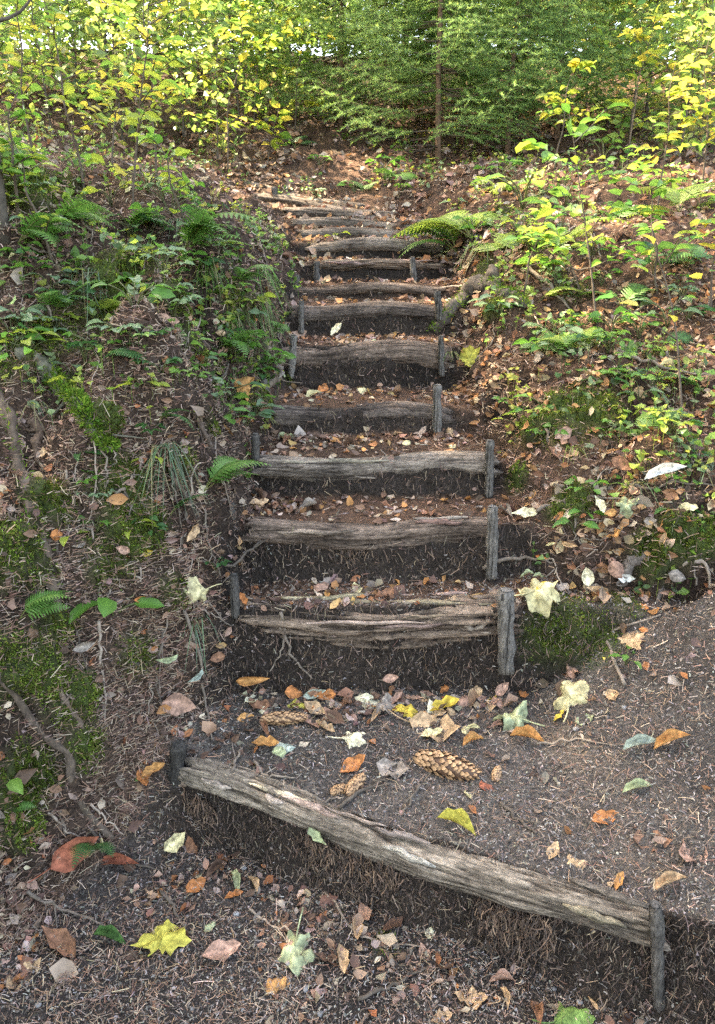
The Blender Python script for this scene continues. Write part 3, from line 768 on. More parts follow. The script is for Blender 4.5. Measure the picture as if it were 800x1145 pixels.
dead_leaves('leaf_carpet', 15000, lw * np.clip((cy - 3.4) / 2.2, 0.04, 1) * (cy < 12) / np.clip(cD, 4, 20) ** 1.5, .035, .075, BR, .42, 'russet leaf carpet covering the hillside above the steps')

LEAFCOL = {
    'rust-orange': (.42, .16, .055), 'orange': (.48, .24, .085), 'tan': (.46, .30, .17), 'pinkish brown': (.36, .21, .15), 'yellow': (.60, .43, .07), 'pale yellow': (.58, .50, .27),
    'dark brown': (.13, .075, .05), 'grey-brown': (.27, .22, .18), 'pale green': (.36, .39, .22), 'green': (.13, .22, .06), 'yellow-green': (.44, .39, .075), 'cream': (.70, .62, .42),
    'whitish': (.66, .64, .58), 'brown': (.24, .12, .07), 'blue-green': (.34, .38, .31), 'red-brown': (.28, .09, .05), 'dark green': (.06, .13, .035)}
OV = [ovate(7, .34, .35, .5, .6, seed=0, wav=.3), ovate(7, .30, -.5, -.6, -.9, seed=1, wav=.3), ovate(7, .30, .9, .5, 1.2, seed=2, wav=.4), ovate(7, .37, .2, .9, .2, seed=3, wav=.5), ovate(7, .26, 1.3, -.4, .5, seed=4, wav=.3)]
_meshcache = {}
def leaf_mesh(shape, var, colname, live=False):
    key = (shape, var, colname, live)
    if key in _meshcache: return _meshcache[key]
    c = np.array(LEAFCOL[colname] if isinstance(colname, str) else colname); rs = np.random.default_rng(abs(hash((shape, var, str(colname)))) % 9999 if False else var * 7 + len(str(colname)))
    if shape == 'ovate':
        V, F = OV[var % 5]; V = V - [0.5, 0, 0]
        vein = np.tile([1.05, .95, 1.25, .95, 1.05], len(V) // 5)
        C = c * vein[:, None] * (1 + .18 * rs.normal(size=(len(V), 1)))
        me = build('leaf_blade', V, F, None, np.clip(C, .01, .9), M['leaf' if live else 'deadleaf'], link=False)
    else:
        V, F4, F3, vein = maple(var, *{0: (.26, .15, .1), 1: (.45, .25, .75), 2: (.65, .5, .6), 3: (.4, .2, -.2), 4: (.6, .6, .7)}[var % 5])
        C = c * vein[:, None] * (1 + .10 * rs.normal(size=(len(V), 1)))
        me = build('leaf_blade', V * 0.5, F4, F3, np.clip(C, .01, .9), M['deadleaf'], link=False)
    _meshcache[key] = me
    return me
_stalks = {}
def stalk_mesh(c):
    if c not in _stalks:
        t = np.linspace(0, 1, 6); P = np.stack([-0.5 * t, 0.08 * t * t, 0.14 * t * t + .004], -1)
        Vt, Ft, F3 = tube(P, 0.012, 5)
        _stalks[c] = build('leaf_stalk', Vt, Ft, F3, np.array(LEAFCOL.get(c, (.3, .2, .1))) * .9, M['deadleaf'], link=False)
    return _stalks[c]

def place_leaf(p, size, colname, shape='ovate', var=0, yaw=None, label=None, group=None, tilt=0.25, lift=None, stalk=False, name=None):
    nrm = normal(np.array(p[0]), np.array(p[1]))
    nn = nrm + tilt * rng.normal(size=3); nn /= np.linalg.norm(nn)
    a = rng.uniform(0, 6.28) if yaw is None else yaw
    Rm = frames(nn[None], np.array([a]))[0]
    q = np.array(p) + nrm * (size * (0.10 if lift is None else lift) + .022 * float(np.clip((.85 - nrm[2]) / .3, 0, 1)))
    me = leaf_mesh(shape, var, colname)
    o = bpy.data.objects.new(name or ('maple_leaf' if shape == 'maple' else 'fallen_leaf'), me); COL.objects.link(o)
    Mx = Matrix([[*(Rm[i] * size), q[i]] for i in range(3)] + [[0, 0, 0, 1]])
    o.matrix_world = Mx
    if stalk:
        s = obj('stalk', stalk_mesh(colname), o); s.location = (0, 0, 0) if shape == 'maple' else (-.45, 0, 0)
    tag(o, label or '', 'leaf', group or 'fallen leaves scattered over the steps and banks', p)
    return o

def depth(p): return p[1] * PC + (CAM_H - p[2]) * PS
KEY = [  # px, py, size px, colour, shape, variant, yaw, label
    (599, 666, 62, 'pale yellow', 'maple', 2, .3, 'large pale yellow maple leaf draped beside the thick grey stake'),
    (640, 784, 62, 'pale yellow', 'maple', 1, 1.2, 'large pale yellow maple leaf spread on the right of the wide tread'),
    (575, 808, 56, 'pale green', 'maple', 4, 2.6, 'crumpled pale green maple leaf left of the spread pale yellow one'),
    (217, 662, 42, 'pale yellow', 'maple', 1, -1.2, 'pale yellow maple leaf hanging on the left bank by the dark stake stub'),
    (332, 1066, 70, 'pale green', 'maple', 2, -1.6, 'folded pale green maple leaf on the dark ground at the bottom'),
    (181, 1057, 58, 'yellow-green', 'maple', 0, 1.6, 'round yellow maple leaf with green blotches at the bottom left'),
    (645, 1137, 60, 'green', 'ovate', 1, .4, 'glossy green leaf cut by the bottom edge of the picture'),
    (524, 406, 30, 'yellow-green', 'maple', 3, 1.0, 'yellow-green maple leaf by the thin stake of the sixth log'),
    (394, 828, 42, 'cream', 'maple', 1, .2, 'cream maple leaf lying flat among brown leaves above the nearest log'),
    (376, 372, 20, 'cream', 'ovate', 2, 1.3, 'small cream leaf standing on the sixth log'),
    (488, 817, 60, 'tan', 'ovate', 3, -.4, 'long pointed tan leaf just above the big cone'),
    (456, 797, 42, 'yellow', 'maple', 1, .8, 'bright yellow curled maple leaf at the back of the wide tread'),
    (497, 793, 38, 'yellow', 'ovate', 2, .3, 'yellow folded leaf right of the bright yellow curled one'),
    (353, 774, 26, 'blue-green', 'ovate', 2, .6, 'small blue-green leaf at the back left of the wide tread'),
    (335, 790, 28, 'yellow-green', 'ovate', 1, 0, 'yellow-green leaf behind the fuzzy brown cone'),
    (428, 792, 38, 'grey-brown', 'maple', 4, .2, 'grey withered leaf in the middle of the wide tread'),
    (511, 926, 48, 'yellow-green', 'ovate', 4, -.5, 'rolled yellow-green leaf lying just behind the nearest log'),
    (363, 929, 28, 'pale green', 'ovate', 2, -1.4, 'small pale green leaf caught on the nearest log'),
    (263, 990, 34, 'pale green', 'ovate', 4, -1.2, 'half green leaf hanging on the earth face under the nearest log'),
    (248, 1066, 44, 'pinkish brown', 'ovate', 0, .4, 'flat pinkish tan leaf right of the round yellow maple leaf'),
    (65, 1058, 56, 'brown', 'ovate', 2, 2.6, 'big crumpled brown leaf at the lower left'),
    (28, 1093, 42, 'tan', 'ovate', 3, .9, 'flat tan leaf at the bottom left corner'),
    (78, 948, 56, 'red-brown', 'ovate', 0, 1.2, 'large reddish brown leaf at the foot of the left bank'),
    (134, 967, 44, 'red-brown', 'ovate', 4, 0, 'dark reddish rolled leaf at the foot of the left bank'),
    (313, 1101, 38, 'orange', 'ovate', 1, .8, 'orange curled leaf below the folded pale green maple leaf'),
    (708, 719, 34, 'tan', 'maple', 0, .3, 'tan leaf standing on the mossy scarp right of the steps'),
    (682, 734, 22, 'yellow', 'ovate', 1, 1.3, 'small yellow leaf beside the tan leaf on the mossy scarp'),
    (677, 917, 34, 'rust-orange', 'ovate', 0, .3, 'rust-orange leaf alone on the grey grit at the right'),
    (728, 942, 42, 'brown', 'ovate', 3, -.1, 'brown leaf right of the rust-orange one on the grey grit'),
    (645, 966, 32, 'tan', 'ovate', 1, .1, 'tan leaf lying on the grit behind the right half of the nearest log'),
    (619, 953, 24, 'tan', 'ovate', 0, .9, 'small tan leaf left of a bigger tan leaf behind the nearest log'),
    (750, 990, 42, 'tan', 'ovate', 4, .2, 'long tan leaf right of the tall dark stake'),
    (714, 884, 36, 'pale green', 'ovate', 4, .1, 'narrow pale green leaf with a dark stalk on the grey grit'),
    (693, 987, 24, 'orange', 'ovate', 2, .9, 'small brown curled leaf just above the tall dark stake'),
    (752, 831, 44, 'orange', 'ovate', 4, .2, 'curled orange leaf at the far right of the wide tread'),
    (718, 835, 42, 'blue-green', 'ovate', 4, .05, 'narrow blue-green leaf touching the curled orange leaf'),
    (745, 826, 22, 'tan', 'ovate', 0, .9, 'small tan leaf resting on the curled orange one'),
    (196, 785, 38, 'pinkish brown', 'ovate', 3, -.4, 'pinkish brown leaf left of the wide tread'),
    (285, 757, 38, 'orange', 'ovate', 4, .2, 'orange-yellow leaf at the foot of the crumbling second log, left end'),
    (298, 834, 34, 'orange', 'ovate', 2, -.2, 'orange leaf above the left end of the nearest log'),
    (318, 838, 26, 'blue-green', 'ovate', 1, .2, 'pale blue-green leaf touching the orange leaf above the nearest log'),
    (155, 668, 18, 'rust-orange', 'ovate', 2, .2, 'small rust-orange leaf on the left bank beside the green seedling'),
    (163, 617, 13, 'yellow', 'ovate', 0, 1.5, 'tiny yellow leaf on the left bank above the green seedling'),
    (124, 1053, 44, 'dark green', 'ovate', 4, -.3, 'dark green leaf left of the round yellow maple leaf'),
    (268, 436, 40, 'orange', 'maple', 4, .3, 'orange withered maple leaf on the left bank beside the fifth log'),
    (700, 569, 34, 'pale green', 'maple', 2, .4, 'pale green crumpled leaf on the right bank beside the third log'),
    (745, 531, 46, 'whitish', 'ovate', 4, .3, 'whitish dead leaf strip on the right bank'),
    (88, 722, 26, 'grey-brown', 'ovate', 2, .8, 'grey curled leaf under the green seedling on the left bank'),
    (214, 753, 22, 'blue-green', 'ovate', 4, -1.3, 'small pale green leaf hanging upright below the pale maple leaf'),
    (330, 775, 24, 'rust-orange', 'ovate', 1, .2, 'rust-orange leaf behind the fuzzy brown cone'),
    (360, 805, 44, 'pinkish brown', 'ovate', 3, .3, 'pinkish brown leaf right of the fuzzy brown cone'),
    (560, 768, 20, 'pinkish brown', 'ovate', 0, 1, 'pinkish brown leaf at the foot of the crumbling second log, right end'),
    (640, 753, 30, 'pinkish brown', 'maple', 4, .5, 'pinkish brown withered leaf just above the spread pale yellow maple leaf'),
    (590, 828, 40, 'orange', 'ovate', 4, -.4, 'orange rolled leaf below the crumpled pale green maple leaf'),
    (627, 803, 18, 'yellow', 'ovate', 0, .2, 'small yellow leaf below the spread pale yellow maple leaf'),
    (655, 806, 22, 'pale green', 'ovate', 3, 0, 'small pale green leaf below the spread pale yellow maple leaf'),
    (262, 1003, 22, 'rust-orange', 'ovate', 2, .4, 'small rust-orange leaf on the earth face under the nearest log'),
    (700, 645, 18, 'whitish', 'ovate', 0, .5, 'whitish scrap of leaf by the root above the mossy scarp'),
    (495, 1140, 26, 'tan', 'ovate', 0, .2, 'tan leaf at the bottom edge right of the middle'),
    (175, 862, 30, 'orange', 'ovate', 2, .5, 'orange-yellow leaf left of the black stump stake'),
    (395, 857, 34, 'rust-orange', 'ovate', 0, .6, 'rust-orange leaf beside the small dark cone'),
    (440, 862, 40, 'grey-brown', 'ovate', 3, -.4, 'grey-brown leaf left of the big cone'),
    (545, 880, 24, 'red-brown', 'ovate', 1, .5, 'red-brown leaf at the tip of the big cone'),
    (60, 600, 20, 'rust-orange', 'ovate', 1, .5, 'rust-orange leaf beside the thick root on the left bank'),
]
for (px, py, sp, cn, shp, var, yaw, lab) in KEY:
    p = hit(px, py); s = sp / FPX * depth(p) * (1.18 if shp == 'maple' else 1.0)
    place_leaf(p, s, cn, shp, var, yaw, lab, stalk=(sp > 34 and shp == 'maple') or sp > 52, tilt=.12, lift=.09 if shp == 'ovate' else .14)

# the larger of the unnamed leaves, one by one
names = ['rust-orange', 'tan', 'tan', 'pinkish brown', 'pinkish brown', 'brown', 'brown', 'grey-brown', 'grey-brown', 'dark brown', 'dark brown', 'pale yellow', 'cream', 'pale green']
nleaf = 190
x, y, z, ci = sample(nleaf * 3, lw * (1 - .2 * cP) * fall * (cy > 1.15) * (cy < 4.6) * (1 + 1.6 * ((cP > .5) & (cy > 1.85))) * np.where((cx > .52) & (cy > 2.2), 2.6, 1))
u_, v_ = project(np.stack([x, y, z], -1))
ok = np.where((u_ > 5) & (u_ < 795) & (v_ > 150) & (v_ < 1140))[0][:nleaf]
for q in ok:
    cn = names[rng.integers(0, len(names))]
    s = .028 + .06 * rng.random() ** 1.6
    p = np.array([x[q], y[q], z[q]])
    place_leaf(p, s, cn, 'ovate', int(rng.integers(0, 5)), None, '%s %s leaf %s' % ('small' if s < .053 else 'curled', cn, where(p)), tilt=.28)

cl = ['rust-orange', 'orange', 'tan', 'tan', 'pinkish brown', 'brown', 'yellow', 'pale yellow', 'cream', 'dark brown', 'grey-brown']
for q in range(44):
    px, py = (rng.uniform(270, 560), rng.normal(795, 18)) if q < 30 else (rng.uniform(560, 760), rng.normal(620, 30))
    p = hit(px, py); cn = cl[rng.integers(0, len(cl))]; s = rng.uniform(.035, .075)
    place_leaf(p, s, cn, 'ovate', int(rng.integers(0, 5)), None, '%s leaf drifted %s' % (cn, where(p)), tilt=.3, lift=.10 + .12 * rng.random())
# ------------------------------------------------------------------ spruce cones
def cone_mesh():
    acc = Acc(); n = 190
    for i in range(n):
        t = (i + .5) / n; a = i * 2.39996 + rng.normal() * .16
        rad = 0.5 * 0.30 * (math.sin(math.pi * (0.10 + 0.86 * t)) ** 0.55)
        c = np.array([t - .5, rad * math.cos(a), rad * math.sin(a)])
        out = np.array([0, math.cos(a), math.sin(a)]); ax = np.array([1, 0, 0.])
        tang = np.cross(ax, out)
        L, w = 0.085, 0.05 * (0.5 + 0.7 * math.sin(math.pi * min(1, .15 + t * .8)))
        V = []
        for (l, s, lift) in [(-.5, .6, -.25), (0, 1.0, 0.02), (.35, .85, .07), (.62, .12, .06)]:
            for sg in (-1, 1): V.append(c + ax * L * l + tang * w * s * sg * .5 + out * L * (lift - (.04 if l < .3 else 0)))
        F = [(0, 1, 3, 2), (2, 3, 5, 4), (4, 5, 7, 6)]
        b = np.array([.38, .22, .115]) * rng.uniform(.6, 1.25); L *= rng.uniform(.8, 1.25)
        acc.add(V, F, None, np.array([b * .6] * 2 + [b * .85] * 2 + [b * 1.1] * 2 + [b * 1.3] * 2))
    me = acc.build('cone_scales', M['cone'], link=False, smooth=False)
    t = np.linspace(-.5, .5, 14)
    P = np.stack([t, 0 * t, 0 * t], -1)
    Vt, Ft, F3 = tube(P, .5 * .26 * np.sin(np.pi * (np.linspace(.06, .95, 14))) ** .55, 12)
    core = build('cone_core', Vt, Ft, F3, np.array([.09, .045, .025]), M['cone'], link=False)
    return me, core
cm, cc = cone_mesh()
for (px, py, ln, yaw, lab, grow) in [
        (500, 861, 72, -.42, 'large tan spruce cone lying on the wide tread above the nearest log', 1.0),
        (318, 806, 50, .05, 'brown chewed spruce cone among leaves at the left of the wide tread', .8),
        (398, 881, 32, .9, 'small brown cone resting against the back of the nearest log', 1.25),
        (379, 886, 20, .4, 'tiny round cone left of the small brown cone behind the nearest log', 1.6),
        (556, 868, 22, 1.2, 'tiny cone standing beside the tip of the large tan cone', 1.3)]:
    p = hit(px, py); s = ln / FPX * depth(p)
    nrm = normal(np.array(p[0]), np.array(p[1]))
    root = empty('spruce_cone', p + nrm * s * .10 * grow)
    root.rotation_euler = Matrix([list(r) for r in frames(nrm[None], np.array([yaw]))[0]]).to_euler(); root.scale = (s, s * grow * 1.3, s * grow * 1.3)
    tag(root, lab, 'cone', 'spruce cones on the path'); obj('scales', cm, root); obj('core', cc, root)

# ------------------------------------------------------------------ roots, sticks, twigs
def px_path(pts, lift, n, up=0.0):
    P = np.array([hit(a, b) for a, b in pts])
    P = spline(P, n)
    N = normal(P[:, 0], P[:, 1]); g = h(P[:, 0], P[:, 1])
    P[:, 2] = np.maximum(P[:, 2], g)
    return P + N * lift + [0, 0, up]
ROOTS = [
    ([(-15, 430), (10, 480), (25, 530), (38, 575), (47, 620), (60, 670), (70, 712)], 22, 14, (.12, .085, .062), 'thick bark-covered root running down the left edge of the bank'),
    ([(-20, 748), (20, 785), (55, 825), (75, 850), (84, 885), (130, 940)], 9, 13, (.11, .08, .058), 'long brown root crossing the lower left bank'),
    ([(62, 757), (78, 790), (92, 825), (105, 855)], 11, 8, (.17, .12, .085), 'short straight root beside the long one on the lower left bank'),
    ([(25, 400), (60, 425), (88, 455), (108, 480), (124, 505)], 24, 18, (.13, .12, .085), 'lichen and moss covered root slanting across the left bank'),
    ([(36, 470), (44, 490), (40, 520)], 13, 11, (.13, .085, .06), 'stubby root beside the thick bark-covered root'),
    ([(486, 372), (502, 350), (522, 332), (545, 318), (560, 305)], 13, 26, (.10, .08, .065), 'gnarled grey root gripping the right bank beside the seventh log'),
    ([(545, 318), (565, 332), (590, 345)], 20, 14, (.09, .075, .06), 'mossy root branching right from the gnarled grey root'),
    ([(296, 392), (307, 404), (309, 420), (298, 436)], 9, 11, (.20, .15, .11), 'pale curved root at the left end of the sixth log'),
    ([(722, 622), (704, 634), (697, 660)], 20, 12, (.16, .13, .11), 'grey root poking out of the scarp on the right'),
    ([(732, 636), (738, 660), (735, 680)], 7, 4, (.14, .11, .09), 'thin root hanging from the scarp on the right'),
    ([(205, 455), (230, 490), (250, 520)], 10, 7, (.12, .085, .065), 'dark root on the left bank beside the fourth log'),
    ([(190, 500), (200, 540), (215, 580)], 8, 6, (.13, .095, .07), 'thin root on the left bank above the pale maple leaf'),
]
for k, (pts, w0, w1, colr, lab) in enumerate(ROOTS):
    mid = hit(*pts[len(pts) // 2]); sc_ = depth(mid) / FPX * .5
    n = 26; t = np.linspace(0, 1, n)
    colr = tuple(.75 * q for q in colr); rad = .82 * sc_ * (w0 + (w1 - w0) * t) * (1 + .10 * np.sin(t * 17 + k)) ; rad[-1] *= .5
    P = px_path(pts, rad[:, None] * .05, n)
    P = P + 0.006 * np.stack([np.sin(t * 11 + k), np.cos(t * 9 + k), np.sin(t * 13)], -1)
    base = P[n // 2].copy(); base[2] = h(base[0], base[1])
    root = empty('tree_root', base); tag(root, lab, 'root', 'roots in the banks')
    P = spline(P, 60); rad = np.interp(np.linspace(0, 1, 60), t, rad) * (1 + .12 * (vn2(np.arange(60) * .45, 0 * np.arange(60) + k, 4) - .5) * 2); n = 60
    Vt, Ft, F3 = tube(P - base, rad, 16, True, .5, k)
    cvar = np.array(colr) * (0.75 + .6 * rng.random((len(Vt), 1)))
    build('bark', Vt, Ft, F3, cvar, M['bark'], root)
    rk = np.random.default_rng(500 + k)
    for q in rk.integers(8, 54, 4):
        L_ = rk.uniform(.04, .14) * (1 if len(pts) > 3 else .5); dn = np.array([rk.normal() * .6, -.2 + rk.normal() * .4, -.6]); dn /= np.linalg.norm(dn)
        tt_ = np.linspace(0, 1, 9)[:, None]; Q_ = P[q] + dn * L_ * tt_ + .02 * np.sin(tt_ * 5 + q) * np.array([1, .4, .2])
        Q_[:, 2] = np.maximum(Q_[:, 2], h(Q_[:, 0], Q_[:, 1]) + .002)
        Vt, Ft, F3 = tube(Q_ - base, rad[q] * np.linspace(.35, .08, 9), 6, True, .3, k); build('rootlet', Vt, Ft, F3, np.array(colr) * 1.1, M['bark'], root)
    if k in (0, 3, 5, 6):
        mk = {0: 700, 3: 7000, 5: 1200, 6: 1500}[k]; tt = rng.random(mk) * {0: 1, 3: .75, 5: .6, 6: 1}[k] + {3: .25}.get(k, 0); ip = np.clip((tt * (n - 1)).astype(int), 0, n - 1)
        d = rng.normal(size=(mk, 3)); d[:, 2] = np.abs(d[:, 2]) * (1.4 if k != 0 else .8); d /= np.linalg.norm(d, axis=1, keepdims=True)
        pos = P[ip] - base + d * rad[ip][:, None] * .95 + rng.normal(size=(mk, 3)) * .004
        nn = d + .5 * rng.normal(size=(mk, 3)); nn /= np.linalg.norm(nn, axis=1, keepdims=True)
        u = np.cross(nn, rng.normal(size=(mk, 3))); u /= np.linalg.norm(u, axis=1, keepdims=True)
        a2 = Acc(); l2 = rng.uniform(.007, .018, mk)
        scatter(a2, mv, mf, pos, np.stack([nn, np.cross(u, nn), u], -1), np.stack([l2, l2 * .18, l2], -1), pick([(.09, .16, .02), (.06, .12, .015), (.15, .20, .03)], mk, .25))
        kind(a2.build('moss_cover', M['moss'], root), 'stuff')

TW = [([(700, 770), (682, 725), (688, 705), (740, 690)], 'bent pale twig standing against the gritty slope'),
      ([(250, 880), (262, 862), (268, 845), (270, 838)], 'thin reddish twig leaning over the left end of the nearest log'),
      ([(355, 935), (352, 915), (365, 900), (378, 893)], 'forked twig hooked over the back of the nearest log'),
      ([(380, 905), (420, 880), (440, 872)], 'dark thin twig lying behind the nearest log'),
      ([(365, 1000), (380, 1020), (400, 1045), (420, 1055), (470, 1062)], 'wiry dark twig on the earth below the nearest log'),
      ([(180, 1000), (200, 1030), (225, 1060)], 'twig on the dark ground above the round yellow maple leaf'),
      ([(280, 1020), (310, 1040), (350, 1050)], 'curved twig left of the folded pale green maple leaf'),
      ([(520, 705), (530, 715), (548, 695)], 'pale stub of stick leaning on the thick grey stake'),
      ([(0, 600), (20, 640), (28, 665)], 'grey twig at the left edge beside the fern'),
      ([(28, 560), (60, 600), (68, 650), (50, 680)], 'long bent twig beside the thick root on the left bank'),
      ([(100, 465), (118, 520), (120, 545)], 'thin twig under the mossy root on the left bank'),
      ([(130, 560), (150, 540), (160, 520)], 'fine upright twig on the mossy part of the left bank'),
      ([(205, 690), (222, 740), (230, 790), (238, 830)], 'long thin stem hanging down the left bank'),
      ([(110, 700), (114, 760), (118, 830)], 'pale thin stem hanging below the green seedling'),
      ([(310, 700), (318, 725), (300, 755)], 'hanging rootlet at the left end of the crumbling second log'),
      ([(315, 690), (325, 730), (350, 760)], 'second hanging rootlet at the left end of the crumbling second log'),
      ([(620, 545), (680, 550), (730, 548), (800, 545)], 'long dead stick lying across the right bank'),
      ([(600, 575), (640, 560), (700, 562)], 'dead stick below the long one on the right bank'),
      ([(760, 640), (790, 655), (815, 660)], 'pale stick poking from the scarp at the right edge'),
      ([(600, 835), (640, 830), (690, 838)], 'thin pale stalk lying on the right of the wide tread'),
      ([(610, 480), (618, 500), (628, 520)], 'dry stalk below the green moss on the right bank'),
      ([(690, 395), (730, 410), (800, 425)], 'fallen grey stick under the thin-stemmed sapling on the right'),
      ([(330, 535), (370, 528), (420, 540)], 'thin twig lying on the tread below the fourth log'),
      ([(250, 640), (300, 600), (320, 592)], 'straight twig left of the third log'),
      ([(560, 900), (585, 925), (600, 935)], 'curved twig behind the middle of the nearest log'),
      ([(470, 880), (455, 905), (450, 915)], 'short twig below the big cone'),
      ([(285, 855), (300, 870), (330, 872)], 'small twig on the wide tread by the left end of the nearest log'),
      ([(30, 1000), (60, 1015), (120, 1040)], 'straight thin twig at the lower left'),
      ([(100, 930), (130, 960), (180, 975)], 'thin twig above the dark reddish rolled leaf'),
      ([(400, 1120), (450, 1100), (480, 1085)], 'faint twig on the earth at the bottom'),
      ([(590, 300), (620, 330), (640, 350)], 'thin stick on the right bank by the leafy sapling'),
      ([(540, 640), (590, 625), (620, 630)], 'stick lying behind the large draped maple leaf')]
def twig(pts, lab, w=None, fork=True):
    g = rng.uniform(.20, .32) if 'pale' in lab else rng.uniform(.08, .2)
    P0 = hit(*pts[len(pts) // 2]); sc_ = depth(P0) / FPX * .5
    n = 14; t = np.linspace(0, 1, n)
    w = w or rng.uniform(3.0, 4.6)
    rad = sc_ * w * (1 - .55 * t)
    P = px_path(pts, 0.004 + rad[:, None], n)
    P = P + .004 * rng.normal(size=(n, 3)) * np.sin(np.pi * t)[:, None]
    base = P[n // 2].copy()
    root = empty('twig', base); tag(root, lab, 'twig', 'twigs on the ground', base)
    c = np.array([g, g * .78, g * .6])
    Vt, Ft, F3 = tube(P - base, rad, 6, True, .25, 3); build('stem', Vt, Ft, F3, c, M['bark'], root)
    if fork:
        i = int(rng.integers(4, 9)); d = (P[i + 1] - P[i]); d /= np.linalg.norm(d); side = np.cross(d, [0, 0, 1.]) * rng.choice([-1, 1])
        q = np.linspace(0, 1, 6)[:, None] * rng.uniform(.03, .09)
        Q = P[i] - base + (d * .7 + side * .6 + [0, 0, .12]) * q
        Vt, Ft, F3 = tube(Q, rad[i] * np.linspace(.7, .3, 6), 5); build('side_shoot', Vt, Ft, F3, c, M['bark'], root)
for pts, lab in TW: twig(pts, lab, w=9 if 'stub of stick' in lab else (5 if 'stick' in lab else None))
for k in range(22):
    px, py = rng.uniform(60, 265), rng.uniform(470, 760); L_ = rng.uniform(40, 110); sl_ = rng.uniform(-.1, .45)
    twig([(px, py), (px + L_ * sl_ * .4 + rng.normal() * 5, py + L_ * .5), (px + L_ * sl_ + rng.normal() * 5, py + L_)], '%s %s rootlet down %s' % (('short', 'long')[L_ > 75], ('pale', 'dark')[k % 2], where(hit(px, py))[3:]), w=rng.uniform(1.8, 3.0), fork=rng.random() < .4)
# further twigs on both banks
x, y, z, ci = sample(260, fall * (1 - cP) * (cy > 1.3) * (cy < 4.5))
u_, v_ = project(np.stack([x, y, z], -1)); cnt = 0
for q in range(260):
    if not (0 < u_[q] < 800 and 260 < v_[q] < 1130) or cnt >= 64: continue
    a = rng.uniform(0, 6.28); L = rng.uniform(18, 60); cnt += 1
    a = a if u_[q] > 300 else rng.normal(1.2, .5)
    pts = [(u_[q] + L * math.cos(a) * s + rng.normal() * 4, v_[q] + L * math.sin(a) * s + rng.normal() * 3) for s in (-.5, 0, .5)]
    twig(pts, '%s %s twig %s' % (('short', 'long')[L > 40], ('dark', 'pale')[cnt % 2], where((x[q], y[q]))), w=rng.uniform(1.8, 3.4), fork=rng.random() < .5)

# ------------------------------------------------------------------ ferns
def frond_mesh(seed, npair=15, width=.24, arch=.55, col=(.10, .20, .035), droop=.1):
    rs = np.random.default_rng(seed); acc = Acc()
    t = np.linspace(0, 1, 14)
    ax = lambda s: np.array([s * (1 - .12 * s), .06 * math.sin(s * 2 + seed) * s, arch * s - (arch + droop) * s * s * .9])
    Vt, Ft, F3 = tube(np.array([ax(s) for s in t]), .0065 * (1 - .8 * t), 5)
    acc.add(Vt, Ft, F3, np.array([.16, .17, .05]))
    for i in range(npair):
        s = .20 + .78 * (i / (npair - 1)) ** .95
        prof = math.sin(math.pi * min(1, .28 + .70 * (1 - (1 - s) ** 1.0) * 1.02)) ** .8
        L = width * max(.08, prof) * rs.uniform(.9, 1.08)
        o = ax(s)
        d = ax(min(1, s + .02)) - ax(s - .02); d /= np.linalg.norm(d)
        for sg in (-1, 1):
            side = np.array([0, sg, 0.]); dirv = side * .93 + d * .40; dirv /= np.linalg.norm(dirv)
            up = np.cross(d, side) * sg; wv = np.cross(up, dirv)
            nt_ = 9; V = []; C = []
            cl = np.array(col) * rs.uniform(.8, 1.2)
            for j in range(nt_ + 1):
                q = j / nt_
                tooth = 1.0 if j % 2 else .50
                w = .030 * (1 - q) ** .7 * tooth * (1.0 if j else .5) * (.6 + L / width * .6)
                c = o + dirv * L * q - up * .05 * L * q * q * 3
                V += [c - wv * w, c + up * .002, c + wv * w]; C += [cl * 1.0, cl * .85, cl * 1.0]
            F = [(3 * j + k, 3 * j + 3 + k, 3 * j + 4 + k, 3 * j + 1 + k) for j in range(nt_) for k in (0, 1)]
            acc.add(V, F, None, np.array(C))
    return acc.build('frond', M['fern'], link=False, smooth=False)
FG = {'green': (.085, .19, .035), 'dark green': (.04, .115, .03), 'yellow-green': (.22, .30, .045), 'pale green': (.17, .27, .09)}
FR = {c: [frond_mesh(s * 3 + i, 14 + s, .22 + .02 * s, .45 + .15 * s, FG[c], .1 + .1 * s) for s in range(3)] for i, c in enumerate(FG)}
